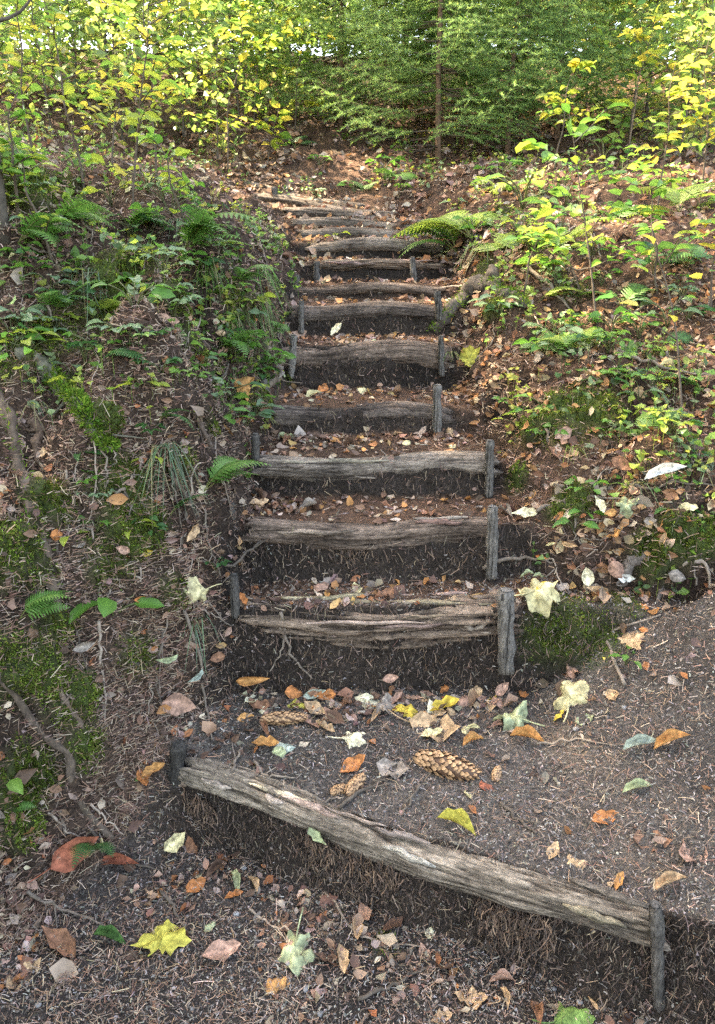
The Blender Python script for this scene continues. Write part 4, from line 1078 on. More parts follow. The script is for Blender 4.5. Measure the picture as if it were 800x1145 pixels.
FERNS = [  # px, py, frond length px, count, heading, spread, colour, label
    (22, 690, 46, 4, .4, 1.2, 'green', 'green fern at the left edge above the lower roots'),
    (228, 548, 56, 5, .5, 1.0, 'green', 'green fern hanging from the left bank beside the third log'),
    (190, 575, 42, 2, .1, .6, 'dark green', 'small dark fern frond on the left bank above the tiny yellow leaf'),
    (140, 885, 44, 3, 1.2, 1.0, 'pale green', 'pale green fern left of the black stump stake'),
    (100, 945, 40, 3, -1.2, .8, 'dark green', 'drooping dark green fern at the foot of the left bank'),
    (10, 905, 30, 2, .2, 1.2, 'green', 'small fern cut by the left edge low on the bank'),
    (305, 372, 34, 3, -1.2, .8, 'green', 'drooping fern over the left end of the sixth log'),
    (205, 285, 72, 6, -.4, 1.3, 'green', 'large green fern on the left bank below the leafy saplings'),
    (140, 260, 50, 4, .1, 1.5, 'green', 'fern beside the mossy mound on the left bank'),
    (330, 165, 30, 4, 1.5, 2.5, 'dark green', 'fern on the hillside left of the steps'),
    (60, 350, 50, 4, -.6, 1.8, 'green', 'fern on the left bank below the mossy mound'),
    (120, 405, 44, 3, -.3, 1.4, 'dark green', 'fern between the mossy root and the upper left bank'),
    (250, 390, 44, 4, -.3, 1.6, 'green', 'fern above the orange withered leaf on the left bank'),
    (20, 270, 60, 4, 0, 1.8, 'green', 'fern at the left edge under the mossy mound'),
    (530, 268, 80, 8, 1.6, 2.6, 'yellow-green', 'bright yellow-green fern right of the stacked upper logs'),
    (562, 290, 72, 6, .9, 2.2, 'yellow-green', 'yellow-green fern behind the gnarled grey root'),
    (512, 282, 60, 5, 2.6, 1.4, 'green', 'green fern drooping over the right ends of the upper logs'),
    (715, 492, 42, 4, .6, 2.0, 'green', 'green fern on the right bank under the thin-stemmed sapling'),
    (735, 385, 44, 3, .2, 1.6, 'dark green', 'dark fern on the right bank beside the thin-stemmed sapling'),
    (625, 285, 66, 6, 1.2, 2.6, 'yellow-green', 'tall yellow-green fern beside the leafy sapling on the right'),
    (610, 400, 46, 3, .4, 2.0, 'green', 'fern on the right bank beside the sixth log'),
    (760, 240, 56, 6, 1.4, 2.6, 'yellow-green', 'yellowing fern at the right edge below the yellow trees'),
    (790, 300, 50, 4, 2.4, 2.0, 'green', 'fern at the right edge above the thin-stemmed sapling'),
    (445, 205, 28, 5, 1.5, 3.0, 'green', 'small fern above the end of the steps'),
    (405, 215, 22, 4, 1.0, 3.0, 'pale green', 'tiny fern just left of the fern above the steps'),
    (690, 250, 50, 5, 1.4, 2.4, 'green', 'green fern between the leafy sapling and the right edge'),
    (560, 215, 34, 5, 1.3, 2.4, 'yellow-green', 'yellow-green fern at the foot of the young spruces'),
    (790, 440, 44, 3, 2.6, 1.5, 'green', 'fern cut by the right edge beside the thin-stemmed sapling'),
    (660, 425, 36, 3, .6, 2.0, 'green', 'low fern above the green moss on the right bank'),
    (175, 470, 36, 2, -.2, 1.0, 'dark green', 'small fern right of the mossy root'),
    (600, 340, 50, 5, .8, 2.4, 'yellow-green', 'lacy yellow-green fern on the right bank below the tall fern'),
    (695, 345, 46, 5, 1.2, 2.4, 'green', 'lacy green fern right of the leafy sapling'),
    (580, 395, 36, 4, .4, 2.0, 'green', 'small lacy fern beside the yellow-green maple leaf'),
    (645, 395, 40, 4, 1.8, 2.4, 'yellow-green', 'lacy fern at the foot of the leafy sapling'),
    (60, 255, 56, 5, .6, 2.0, 'green', 'lacy fern right of the mossy mound'),
    (110, 360, 46, 4, .2, 1.8, 'yellow-green', 'yellow-green fern in the middle of the left bank'),
    (265, 315, 40, 4, -.6, 1.6, 'green', 'green fern at the bank edge beside the eighth log'),
]
for k, (px, py, ln, cnt, hd, spr, cn, lab) in enumerate(FERNS):
    p = hit(px, py); s = ln / FPX * depth(p) * 1.5
    root = empty('fern', p - [0, 0, .005]); tag(root, lab, 'fern', 'ferns on the banks')
    for j in range(cnt):
        a = hd + spr * ((j + .5) / cnt - .5) + rng.normal() * .12
        f = obj('frond', FR[cn][int(rng.integers(0, 3))], root)
        f.rotation_euler = (rng.normal() * .25, -rng.uniform(.05, .6), a); q = s * rng.uniform(.75, 1.1); f.scale = (q, q, q)

# ------------------------------------------------------------------ broad-leaved seedlings and low herbs
GREENS = {'green': (.085, .20, .03), 'fresh green': (.14, .26, .045), 'yellow-green': (.25, .31, .045), 'yellow': (.44, .37, .06), 'dark green': (.04, .11, .03), 'grey-green': (.16, .24, .13)}
_live = {}
def live_leaf(cn, var):
    if (cn, var) not in _live:
        V, F = ovate(5, [.33, .28, .36][var % 3], [.3, .5, .2][var % 3], [-.35, -.5, -.2][var % 3], 0, seed=var, wav=.12)
        c = np.array(GREENS[cn]); C = c * np.tile([1, .95, 1.2, .95, 1], len(V) // 5)[:, None]
        _live[(cn, var)] = build('leaf_blade', V, F, None, C, M['leaf'], link=False)
    return _live[(cn, var)]
def add_leaf(root, pos, dirv, size, cn, roll=0.0, name='leaf'):
    d = np.array(dirv, float); d /= np.linalg.norm(d) + 1e-9
    up = np.array([0, 0, 1.]) + .35 * rng.normal(size=3); up -= d * (up @ d); up /= np.linalg.norm(up)
    y_ = np.cross(up, d)
    o = obj(name, live_leaf(cn, int(rng.integers(0, 3))), root)
    o.matrix_local = Matrix([[d[i] * size, y_[i] * size, up[i] * size, pos[i]] for i in range(3)] + [[0, 0, 0, 1]])
    return o

def herb(px, py, hpx, nleaf, lpx, cn, lab, name='low_herb', group='low herbs on the banks', cat='plant'):
    p = hit(px, py); sc_ = depth(p) / FPX; H = hpx * sc_; L = lpx * sc_
    root = empty(name, p); tag(root, lab, cat, group, p)
    acc = Acc()
    for j in range(nleaf):
        a = j * 2.4 + rng.random(); r_ = H * rng.uniform(.3, .9); z_ = H * rng.uniform(.45, 1.0)
        e = np.array([r_ * math.cos(a), r_ * math.sin(a), z_])
        P = spline(np.array([[0, 0, -.01], e * [.35, .35, .65], e]), 6)
        Vt, Ft, F3 = tube(P, .0016 * max(1, L / .05), 4); acc.add(Vt, Ft, F3, np.array([.12, .13, .05]))
        out = np.array([math.cos(a), math.sin(a), -.15])
        if name == 'clover_herb':
            for b in (-1.3, 0, 1.3):
                add_leaf(root, e, (math.cos(a + b), math.sin(a + b), -.1), L * .62, cn)
        else:
            add_leaf(root, e, out, L * rng.uniform(.8, 1.15), cn)
    acc.build('stem', M['leaf'], root)
    return root
herb(128, 695, 44, 6, 42, 'green', 'green seedling with large glossy leaves on the lower left bank', 'broadleaf_seedling', 'seedlings', 'seedling')
herb(5, 880, 20, 3, 26, 'fresh green', 'small bright green seedling at the left edge low on the bank', 'broadleaf_seedling', 'seedlings', 'seedling')
herb(700, 742, 16, 5, 13, 'green', 'small green seedling under the tan leaf on the mossy scarp', 'broadleaf_seedling', 'seedlings', 'seedling')
herb(284, 468, 18, 6, 22, 'grey-green', 'grey-green rosette beside the left end of the fourth log', 'broadleaf_seedling', 'seedlings', 'seedling')
herb(585, 235, 40, 6, 30, 'fresh green', 'fresh green seedling behind the yellow-green ferns', 'broadleaf_seedling', 'seedlings', 'seedling')
herb(375, 270, 12, 4, 10, 'yellow-green', 'tiny seedling sprouting between the tenth and ninth logs', 'broadleaf_seedling', 'seedlings', 'seedling')
spots = []
regs = [((0, 300), (290, 430), 46, 16, 30), ((190, 300), (390, 480), 16, 14, 24), ((570, 790), (370, 500), 26, 14, 22), ((540, 790), (270, 380), 18, 14, 26), ((0, 250), (200, 300), 18, 14, 30),
        ((500, 790), (170, 270), 18, 12, 26), ((330, 470), (180, 225), 6, 10, 14), ((60, 260), (430, 640), 16, 13, 18), ((600, 790), (500, 600), 8, 13, 18)]
for (xa, xb), (ya, yb), cnt, lp, hp in regs:
    for _ in range(cnt):
        px, py = rng.uniform(xa, xb), rng.uniform(ya, yb)
        p = hit(px, py)
        if p[1] > 14: continue
        cn = ['green', 'fresh green', 'green', 'dark green', 'yellow-green', 'grey-green'][rng.integers(0, 6)]
        nm = 'clover_herb' if rng.random() < .45 else 'low_herb'
        herb(px, py, hp * rng.uniform(.6, 1.2), int(rng.integers(4, 8)), lp * rng.uniform(.9, 1.6), cn,
             '%s %s %s' % (cn, 'three-leaved herb' if nm == 'clover_herb' else 'low leafy herb', where(p)), nm)

# ------------------------------------------------------------------ ground cover too small to count
gw = (1 - cP) * np.clip((vn2(cx * 2.6, cy * 2.6, 23) - .38) * 3, 0, 1) * (cy > 2.15) * (cy < 7.5) / np.clip(cD, 2, 9) ** 1.3 * np.where((cy < 2.6) & (cx < 0), .3, 1) * np.where(cx > 0, .8, 1)
k = 1050; x, y, z, ci = sample(k, gw)
m_ = 6; X = np.repeat(x, m_) + rng.normal(size=k * m_) * .03; Y = np.repeat(y, m_) + rng.normal(size=k * m_) * .03
Z = h(X, Y) + rng.uniform(.012, .075, k * m_)
n = np.array([0, -.25, 1.]) + .4 * rng.normal(size=(k * m_, 3)); n /= np.linalg.norm(n, axis=1, keepdims=True)
cc_ = np.repeat(pick([(.11, .20, .04), (.18, .29, .05), (.075, .14, .035), (.30, .34, .06), (.19, .25, .12)], k, .15), m_, 0) * (1 + .15 * rng.normal(size=(k * m_, 1)))
acc = Acc(); gi = rng.integers(0, 4, k * m_); gs = rng.uniform(.018, .045, k * m_); ga = rng.uniform(0, 6.28, k * m_)
for q in range(4):
    s_ = gi == q; scatter(acc, *LV[q], np.stack([X, Y, Z], -1)[s_], frames(n[s_], ga[s_]), gs[s_], np.clip(cc_[s_], .01, .9))
stp = np.array([(0, -.5, 0), (0, .5, 0), (1, .5, 0), (1, -.5, 0)]); a_ = rng.uniform(0, 6.28, k * m_)
gz = h(X, Y); hh = Z - gz
scatter(acc, stp, np.array([(0, 1, 2, 3)]), np.stack([X, Y, gz], -1), np.stack([np.tile([0, 0, 1.], (k * m_, 1)), np.stack([np.cos(a_), np.sin(a_), 0 * a_], -1), np.stack([np.sin(a_), -np.cos(a_), 0 * a_], -1)], -1), np.stack([hh, np.full(k * m_, .0018), hh], -1), np.clip(cc_ * .7, .01, .9))
tag(kind(acc.build('ground_cover', M['leaf']), 'stuff'), 'small green leaves of low plants covering the banks', 'ground cover')

# ------------------------------------------------------------------ grass tufts
def tuft(px, py, lpx, nb, cn, lab, hang=0.0):
    p = hit(px, py); L = lpx / FPX * depth(p)
    acc = Acc()
    for j in range(nb):
        a = rng.uniform(0, 6.28); l = L * rng.uniform(.5, 1.1)
        o = np.array([rng.normal() * .12 * L, rng.normal() * .12 * L, 0])
        d = np.array([math.cos(a), math.sin(a) - .6 * hang, 0]) * rng.uniform(.3, .9)
        t = np.linspace(0, 1, 6)[:, None]
        P = o + d * l * t * (.4 + .6 * t) + np.array([0, 0, 1.]) * l * ((.9 - .55 * hang) * t - (.55 + 1.1 * hang) * t * t)
        w = np.cross(d, [0, 0, 1.]); w = w / (np.linalg.norm(w) + 1e-6) * .0018 * np.array([1, 1, .9, .8, .5, .1])[:, None]
        V = np.stack([P - w, P + w], 1).reshape(-1, 3)
        acc.add(V, [(2 * i, 2 * i + 1, 2 * i + 3, 2 * i + 2) for i in range(5)], None, pick([GREENS[cn], np.array(GREENS[cn]) * .7, (.22, .20, .09)], 1)[0])
    root = empty('grass_tuft', p); tag(root, lab, 'grass', 'grass tufts on the banks', p)
    acc.build('blades', M['leaf'], root)
for (px, py, l, nb, cn, lab, hg) in [
        (285, 330, 60, 90, 'green', 'long green grass tuft hanging beside the seventh log', .9), (290, 300, 50, 70, 'green', 'grass tuft hanging over the left bank beside the ninth log', .8),
        (200, 250, 60, 80, 'grey-green', 'grey-green grass tuft on the left bank below the saplings', .5), (105, 300, 60, 60, 'grey-green', 'grass hanging left of the mossy hump', .9),
        (185, 495, 60, 60, 'grey-green', 'dry grass draping over the left bank beside the fourth log', 1.0), (260, 350, 50, 50, 'green', 'grass tuft on the left bank beside the sixth log', .8),
        (505, 395, 26, 40, 'green', 'small grass tuft at the right end of the sixth log', .4), (540, 275, 50, 80, 'green', 'green grass tuft beside the bright ferns at the upper logs', .6),
        (640, 500, 40, 40, 'yellow-green', 'grass tuft below the green moss on the right bank', .5), (715, 540, 44, 40, 'grey-green', 'grass tuft on the right bank under the fern', .5),
        (295, 470, 26, 40, 'yellow-green', 'small yellowish tuft left of the fourth log', .3), (785, 520, 40, 30, 'grey-green', 'grass tuft at the right edge of the bank', .5),
        (230, 290, 50, 60, 'green', 'grass tuft beside the large green fern', .7), (330, 590, 26, 50, 'green', 'small green tuft on the left end of the third log', .2),
        (80, 230, 50, 60, 'green', 'grass tuft right of the mossy mound', .5), (660, 385, 40, 30, 'green', 'grass at the foot of the leafy sapling', .4),
        (40, 450, 40, 30, 'grey-green', 'grass tuft beside the mossy root', .8), (220, 690, 40, 24, 'grey-green', 'thin dry grass below the pale maple leaf on the left bank', 1.0)]:
    tuft(px, py, l, nb, cn, lab, hg)

# ------------------------------------------------------------------ leafy saplings with single leaves
def sapling(base, pts, branches, nleaf, size, pal, lab, rad=.005, name='leafy_sapling'):
    """pts, branches: world polylines relative to base; leaves alternate along the outer part of each"""
    root = empty(name, base); tag(root, lab, 'sapling', 'leafy saplings', base)
    P = spline(pts, 22); bc = np.array([.10, .075, .055])
    Vt, Ft, F3 = tube(P, rad * np.linspace(1, .25, 22), 7, True, .12); so_ = build('stem', Vt, Ft, F3, bc, M['bark'], root)
    lines = [(P, .35, so_)]
    for B in branches:
        Q = spline(B, 12); Vt, Ft, F3 = tube(Q, rad * np.linspace(.5, .15, 12), 5); bo_ = build('branch', Vt, Ft, F3, bc, M['bark'], root)
        lines.append((Q, .15, bo_))
    tot = sum(len(l[0]) * (1 if i else .6) for i, l in enumerate(lines))
    for i, (Q, st, par) in enumerate(lines):
        k = max(2, int(round(nleaf * (1.0 if name != 'leafy_sapling' or nleaf < 25 else 1.5) * len(Q) * (1 if i else .6) / tot)))
        for j in range(k):
            s = st + (1 - st) * (j + rng.random() * .5 + .4) / k; s = min(s, .999); f = s * (len(Q) - 1); a = int(f); q = Q[a] + (Q[min(a + 1, len(Q) - 1)] - Q[a]) * (f - a)
            d = Q[min(a + 1, len(Q) - 1)] - Q[max(a - 1, 0)]; d /= np.linalg.norm(d) + 1e-9
            side = np.cross(d, [0.1, 0.2, 1.]); side /= np.linalg.norm(side) + 1e-9
            dv = d * .5 + side * (1 if j % 2 else -1) + .3 * rng.normal(size=3); dv[2] *= .6; dv[2] -= .1
            add_leaf(par, q, dv, size * rng.uniform(.65, 1.15), pal[rng.integers(0, len(pal))])
    return root
def px_sapling(bpx, stem, brs, nleaf, lpx, pal, lab, dyb=0.0, rad=.005):
    b = hit(*bpx); y0 = b[1]
    S = [np.zeros(3)] + [at_y(px, py, y0 + .05 * (i + 1)) - b for i, (px, py) in enumerate(stem)]
    B = []
    for br in brs:
        dy0 = rng.uniform(-.18, .18)
        B.append(np.array([at_y(px, py, y0 + .05 + dy0 * i) - b for i, (px, py) in enumerate(br)]))
    return sapling(b, np.array(S), B, nleaf, lpx / FPX * depth(b), pal, lab, rad)
px_sapling((668, 370), [(662, 310), (656, 262), (648, 205), (642, 160), (636, 122)],
           [[(660, 300), (690, 285), (712, 262)], [(656, 262), (690, 222), (722, 186)], [(655, 250), (625, 235), (605, 225)], [(648, 205), (680, 195), (700, 205)], [(646, 190), (615, 170), (592, 158)], [(660, 290), (632, 275), (612, 268)], [(642, 160), (662, 140), (680, 120)]],
           44, 25, ['fresh green', 'fresh green', 'green', 'yellow-green'], 'leafy green sapling on the right bank beside the upper steps')
px_sapling((763, 470), [(760, 420), (756, 370), (746, 320), (732, 275), (728, 240)],
           [[(757, 380), (735, 365), (700, 345), (690, 335)], [(752, 345), (775, 320), (800, 296)], [(746, 320), (720, 300), (708, 285)], [(740, 300), (760, 270), (772, 255)], [(758, 400), (785, 390), (800, 375)]],
           20, 23, ['green', 'yellow-green', 'yellow', 'fresh green'], 'thin-stemmed sapling with sparse yellowing leaves on the right bank')
px_sapling((650, 330), [(640, 300), (628, 275), (622, 255)], [[(640, 300), (615, 290), (590, 295)], [(634, 285), (660, 270), (680, 268)], [(628, 275), (600, 265), (585, 270)]],
           30, 20, ['yellow-green', 'fresh green'], 'low bushy yellow-green sapling left of the leafy sapling on the right bank')
rs = np.random.default_rng(5)
def rand_sapling(bpx, hpx, lean, nb, nleaf, lpx, pal, lab, rad=.006):
    b = hit(*bpx); sc_ = depth(b) / FPX; H = hpx * sc_; L = lean * sc_
    n = 6; t = np.linspace(0, 1, n)[:, None]
    S = np.concatenate([L * t ** 1.3 + .03 * H * rs.normal(size=(n, 1)) * t, .1 * H * t * rs.normal() + .02 * H * rs.normal(size=(n, 1)), H * t], 1); S[0] = 0
    B = []
    for j in range(nb):
        s = rs.uniform(.25, .95); q = S[0] * 0 + np.array([np.interp(s, t[:, 0], S[:, c]) for c in range(3)])
        a = j * 2.4 + rs.uniform(-.4, .4); l = H * rs.uniform(.22, .42) * (1.15 - .6 * s)
        d = np.array([math.cos(a), math.sin(a) * .8, rs.uniform(.15, .6)])
        B.append(np.array([q, q + d * l * .5, q + (d * [1, 1, .7]) * l]))
    return sapling(b, S, B, nleaf, lpx * sc_, pal, lab, rad)
YG = ['yellow-green', 'fresh green', 'yellow-green', 'yellow']; FGm = ['fresh green', 'green', 'yellow-green']
for a in [((150, 262), 230, 40, 9, 46, 19, YG, 'slender sapling with yellow-green leaves rising behind the mossy mound'),
          ((175, 205), 190, 10, 9, 46, 16, YG, 'bushy yellow-green sapling in the upper left, right of the slender one'),
          ((95, 215), 210, -25, 8, 40, 16, YG, 'yellow-green sapling at the upper left near the bare trunk'),
          ((255, 195), 180, 20, 9, 46, 15, YG, 'yellow-green sapling left of where the steps end'),
          ((215, 285), 120, -30, 7, 34, 18, FGm, 'low green sapling on the left bank above the large fern'),
          ((300, 185), 60, 14, 6, 26, 14, YG, 'small sapling just left of the topmost log'),
          ((60, 300), 130, -30, 6, 26, 17, FGm, 'short green sapling in front of the mossy mound'),
          ((285, 150), 150, 10, 8, 44, 13, YG, 'pale yellow-green sapling behind the upper left saplings'),
          ((40, 190), 190, 10, 7, 36, 15, YG, 'sapling with yellow-green leaves beside the bare trunk'),
          ((735, 235), 150, 10, 9, 46, 17, YG, 'yellowing sapling in front of the right-hand yellow trees'),
          ((785, 215), 170, -15, 9, 46, 16, ['yellow', 'yellow-green'], 'yellow sapling at the right edge below the yellow trees'),
          ((620, 190), 110, 20, 7, 34, 15, YG, 'small yellow-green sapling right of the young spruces'),
          ((700, 190), 160, 15, 9, 46, 15, ['yellow', 'yellow-green', 'yellow-green'], 'yellow-leaved sapling between the spruces and the right edge'),
          ((20, 240), 120, 20, 8, 36, 20, FGm, 'low leafy sapling over the mossy mound'),
          ((125, 190), 150, 25, 9, 40, 17, YG, 'yellow-green sapling behind the low leafy one on the upper left'),
          ((225, 165), 150, -20, 9, 44, 15, YG, 'yellow-green sapling on the hillside left of the spruces'),
          ((330, 150), 110, 10, 7, 34, 13, YG, 'thin yellow-green sapling beside the leftmost spruce'),
          ((585, 330), 90, 20, 6, 26, 18, FGm, 'low green sapling behind the gnarled grey root'),
          ((735, 330), 120, -25, 7, 30, 20, FGm, 'green sapling between the two larger saplings on the right bank'),
          ((795, 350), 130, -10, 7, 30, 20, YG, 'yellow-green sapling cut by the right edge')]:
    rand_sapling(*a)
b = hit(4, 262)
root = empty('bare_sapling', b); tag(root, 'thin bare trunk at the top left edge', 'sapling')
P = spline(np.array([[0, 0, -.03], [.0, .02, .4], [-.03, .05, .9], [-.01, .05, 1.6]]), 16); Vt, Ft, F3 = tube(P, np.linspace(.020, .010, 16), 9, True, .12); build('stem', Vt, Ft, F3, np.array([.08, .065, .05]), M['bark'], root)
for q, e in ((7, (.20, .1, .18)), (10, (-.3, .1, .3))):
    Vt, Ft, F3 = tube(spline(np.array([P[q], P[q] + np.array(e) * [.6, .6, .3], P[q] + np.array(e)]), 9), np.linspace(.007, .002, 9), 6); build('branch', Vt, Ft, F3, np.array([.08, .065, .05]), M['bark'], root)

# ------------------------------------------------------------------ young spruces
def spruce_meshes(seed, H=2.6, clear=.20):
    rs = np.random.default_rng(seed)
    t = np.linspace(0, 1, 18)
    P = np.stack([.02 * np.sin(t * 5 + seed), .02 * np.cos(t * 4 + seed), H * t - .05], -1)
    Vt, Ft, F3 = tube(P, .020 * (1 - .85 * t) + .003, 9, True, .15)
    trunk = build('spruce_trunk', Vt, Ft, F3, np.array([.14, .085, .055]), M['bark'], link=False)
    acc = Acc(); twigs = Acc(); pos = []; dirs = []; dead = Acc()
    zq = clear * .25
    while zq < H * .98:
        f = zq / H
        for j in range(int(rs.integers(5, 8))):
            a = rs.uniform(0, 6.28); Lb = (H * .36) * (1 - f) ** .75 * rs.uniform(.65, 1.1) + .05
            z0 = zq + rs.uniform(-.05, .05); o = np.array([0, 0, z0]); out = np.array([math.cos(a), math.sin(a), 0])
            if z0 < clear:
                Q = np.array([o, o + out * Lb * .25 + [0, 0, -.02], o + out * Lb * .5 + [0, 0, -.06]]); Vt, Ft, F3 = tube(spline(Q, 5), np.linspace(.004, .001, 5), 4); dead.add(Vt, Ft, F3, np.array([.10, .075, .06])); continue
            s = np.linspace(0, 1, 9)[:, None]
            Q = o + out * Lb * s + np.array([0, 0, 1.]) * Lb * (-.28 * s + .38 * s * s + .15 * f * s)
            Vt, Ft, F3 = tube(Q, .006 * (1 - .8 * s[:, 0]), 4); twigs.add(Vt, Ft, F3, np.array([.10, .075, .05]))
            side = np.array([-out[1], out[0], 0])
            for i in range(2, 9):
                for sg in (-1, 1):
                    tl = Lb * .42 * (1 - .65 * i / 8) * rs.uniform(.7, 1.2) + .03
                    d = out * .75 + side * sg * .75 + np.array([0, 0, rs.uniform(-.25, .10)]); d /= np.linalg.norm(d)
                    m = max(5, int(tl / .0085)); tt = np.linspace(0, 1, m)[:, None]
                    pos.append(Q[i] + d * tl * tt - np.array([0, 0, 1.]) * tl * .15 * tt * tt); dirs.append(np.tile(d, (m, 1)))
            m = int(Lb / .009); ti = np.linspace(.25, 1, m); Qi = np.stack([np.interp(ti, s[:, 0], Q[:, c]) for c in range(3)], -1); pos.append(Qi); dirs.append(np.tile(out, (m, 1)))
        zq += rs.uniform(.085, .12)
    pos = np.concatenate(pos); dirs = np.concatenate(dirs)
    pos = np.repeat(pos, 2, 0); dirs = np.repeat(dirs, 2, 0); k = len(pos)
    r3 = rs.normal(size=(k, 3)); r3 -= dirs * (r3 * dirs).sum(1, keepdims=True); r3 /= np.linalg.norm(r3, axis=1, keepdims=True)
    nd = dirs * .75 + r3 * .75; nd /= np.linalg.norm(nd, axis=1, keepdims=True)
    u = np.cross(nd, rs.normal(size=(k, 3))); u /= np.linalg.norm(u, axis=1, keepdims=True)
    nv = np.array([(0, -.5, 0), (0, .5, 0), (1, 0, 0)]); nf = np.array([(0, 1, 2)])
    ln = rs.uniform(.020, .034, k)
    base = pick([(.13, .22, .07), (.165, .265, .075), (.23, .33, .08), (.10, .175, .07)], k, .15, rs)
    scatter(acc, nv, nf, pos, np.stack([nd, np.cross(u, nd), u], -1), np.stack([ln, np.full(k, .0046), ln], -1), base, True)
    return trunk, twigs.build('spruce_twigs', M['bark'], link=False), acc.build('spruce_needles', M['spruce'], link=False, smooth=False), dead.build('spruce_dead', M['bark'], link=False)
SPR = [spruce_meshes(3), spruce_meshes(8, 2.3, .30)]
for k, (px, py, sc_, kindi, lab) in enumerate([
        (490, 182, 1.0, 0, 'young spruce with a bare brown lower trunk above the end of the steps'),
        (428, 160, .95, 1, 'young spruce left of the foremost spruce, above the topmost logs'),
        (380, 140, 1.05, 0, 'leftmost of the young spruces, beside the yellow-green saplings'),
        (570, 172, .95, 1, 'young spruce right of the foremost spruce with a crooked dark stem'),
        (625, 150, 1.05, 0, 'rightmost of the young spruces, against the yellow trees'),
        (520, 140, 1.2, 1, 'young spruce standing behind the foremost one'),
        (450, 128, 1.25, 0, 'tall young spruce at the back of the spruce group'),
        (590, 125, 1.2, 1, 'dark young spruce at the back right of the spruce group')]):
    b = hit(px, py); root = empty('young_spruce', b, k * 1.3); root.scale = (sc_,) * 3; tag(root, lab, 'spruce', 'young spruces above the steps')
    for nm, me in zip(('trunk', 'branches', 'crown', 'dead_branches'), SPR[kindi]): obj(nm, me, root)

# ------------------------------------------------------------------ broad-leaved trees behind
LT = np.array([(-.5, 0, 0), (-.1, -.30, .06), (-.1, .30, .06), (.5, 0, -.05)]); LTF = np.array([(0, 1, 3, 2)])
def tree_meshes(seed, H, spread, nleaf, lsize, pal, z0=.2, rad=.03, lean=.05):
    rs = np.random.default_rng(seed); wood = Acc(); t = np.linspace(0, 1, 14)
    P = np.stack([lean * H * t ** 1.5 * math.cos(seed), lean * H * t ** 1.5 * math.sin(seed), H * t - .05], -1) + .01 * H * rs.normal(size=(14, 3)) * t[:, None]
    Vt, Ft, F3 = tube(P, rad * (1 - .8 * t), 9, True, .15, seed); trunk = build('tree_trunk', Vt, Ft, F3, np.array([.10, .08, .065]), M['bark'], link=False)
    pts = []
    nb = 26
    for j in range(nb):
        s = z0 + (1 - z0) * (j + rs.random()) / nb; f = s * 13; a_ = int(min(f, 12)); o = P[a_] + (P[a_ + 1] - P[a_]) * (f - a_)
        a = j * 2.4 + rs.uniform(-.5, .5); L = spread * (1.15 - .75 * abs(s - .45) * 1.4) * rs.uniform(.6, 1.1)
        d = np.array([math.cos(a), math.sin(a), rs.uniform(.1, .7)])
        Q = spline(np.array([o, o + d * L * .5, o + d * [1, 1, .6] * L]), 8); Vt, Ft, F3 = tube(Q, rad * .35 * np.linspace(1, .2, 8), 5); wood.add(Vt, Ft, F3, np.array([.10, .08, .06]))
        for _ in range(5):
            i = int(rs.integers(2, 8)); e = rs.normal(size=3) * [1, 1, .45]; e /= np.linalg.norm(e); T = Q[i] + e * L * .42 * np.linspace(0, 1, 5)[:, None]
            Vt, Ft, F3 = tube(T, rad * .10 * np.linspace(1, .3, 5), 3); wood.add(Vt, Ft, F3, np.array([.10, .08, .06])); pts.append(T)
        pts.append(Q[3:])
    pts = np.concatenate(pts); c = pts[rs.integers(0, len(pts), nleaf)] + rs.normal(size=(nleaf, 3)) * lsize * .9
    n = np.array([0, 0, 1.]) + .65 * rs.normal(size=(nleaf, 3)); n /= np.linalg.norm(n, axis=1, keepdims=True)
    acc = Acc(); scatter(acc, LT, LTF, c, frames(n, rs.uniform(0, 6.28, nleaf)), lsize * rs.uniform(.6, 1.2, nleaf), pick(pal, nleaf, .2, rs))
    return trunk, wood.build('tree_branches', M['bark'], link=False), acc.build('tree_leaves', M['leaf'], link=False, smooth=False)
PY = [(.26, .33, .075), (.20, .29, .065), (.36, .36, .09), (.15, .24, .055), (.11, .18, .05)]; PG = [(.15, .27, .06), (.22, .33, .06), (.10, .20, .045), (.30, .37, .08)]; PO = [(.42, .38, .10), (.36, .38, .09), (.46, .36, .11), (.28, .34, .08), (.18, .24, .06)]
SHR = [tree_meshes(21, 2.2, .9, 2400, .08, PY, .04, .018), tree_meshes(22, 2.4, .95, 2600, .08, PG, .04, .018), tree_meshes(23, 2.6, 1.0, 2400, .085, PO, .04, .018)]
SMALL = [tree_meshes(25, 1.05, .45, 260, .085, PY, .06, .010), tree_meshes(26, 1.05, .45, 260, .085, PG, .06, .010)]
BIG = [tree_meshes(31, 7.5, 2.6, 7000, .13, PY, .10, .085), tree_meshes(32, 8.0, 2.8, 7500, .13, PG, .10, .09), tree_meshes(33, 7.0, 2.6, 6500, .13, PO, .10, .08)]
def put_tree(name, meshes, x, y, sc_, lab, grp, rz):
    zb = float(h(x, y)); root = empty(name, (x, y, zb), rz); root.scale = (sc_,) * 3; tag(root, lab, 'tree', grp, (x, y, zb))
    for nm, me in zip(('trunk', 'branches', 'crown'), meshes): obj(nm, me, root)
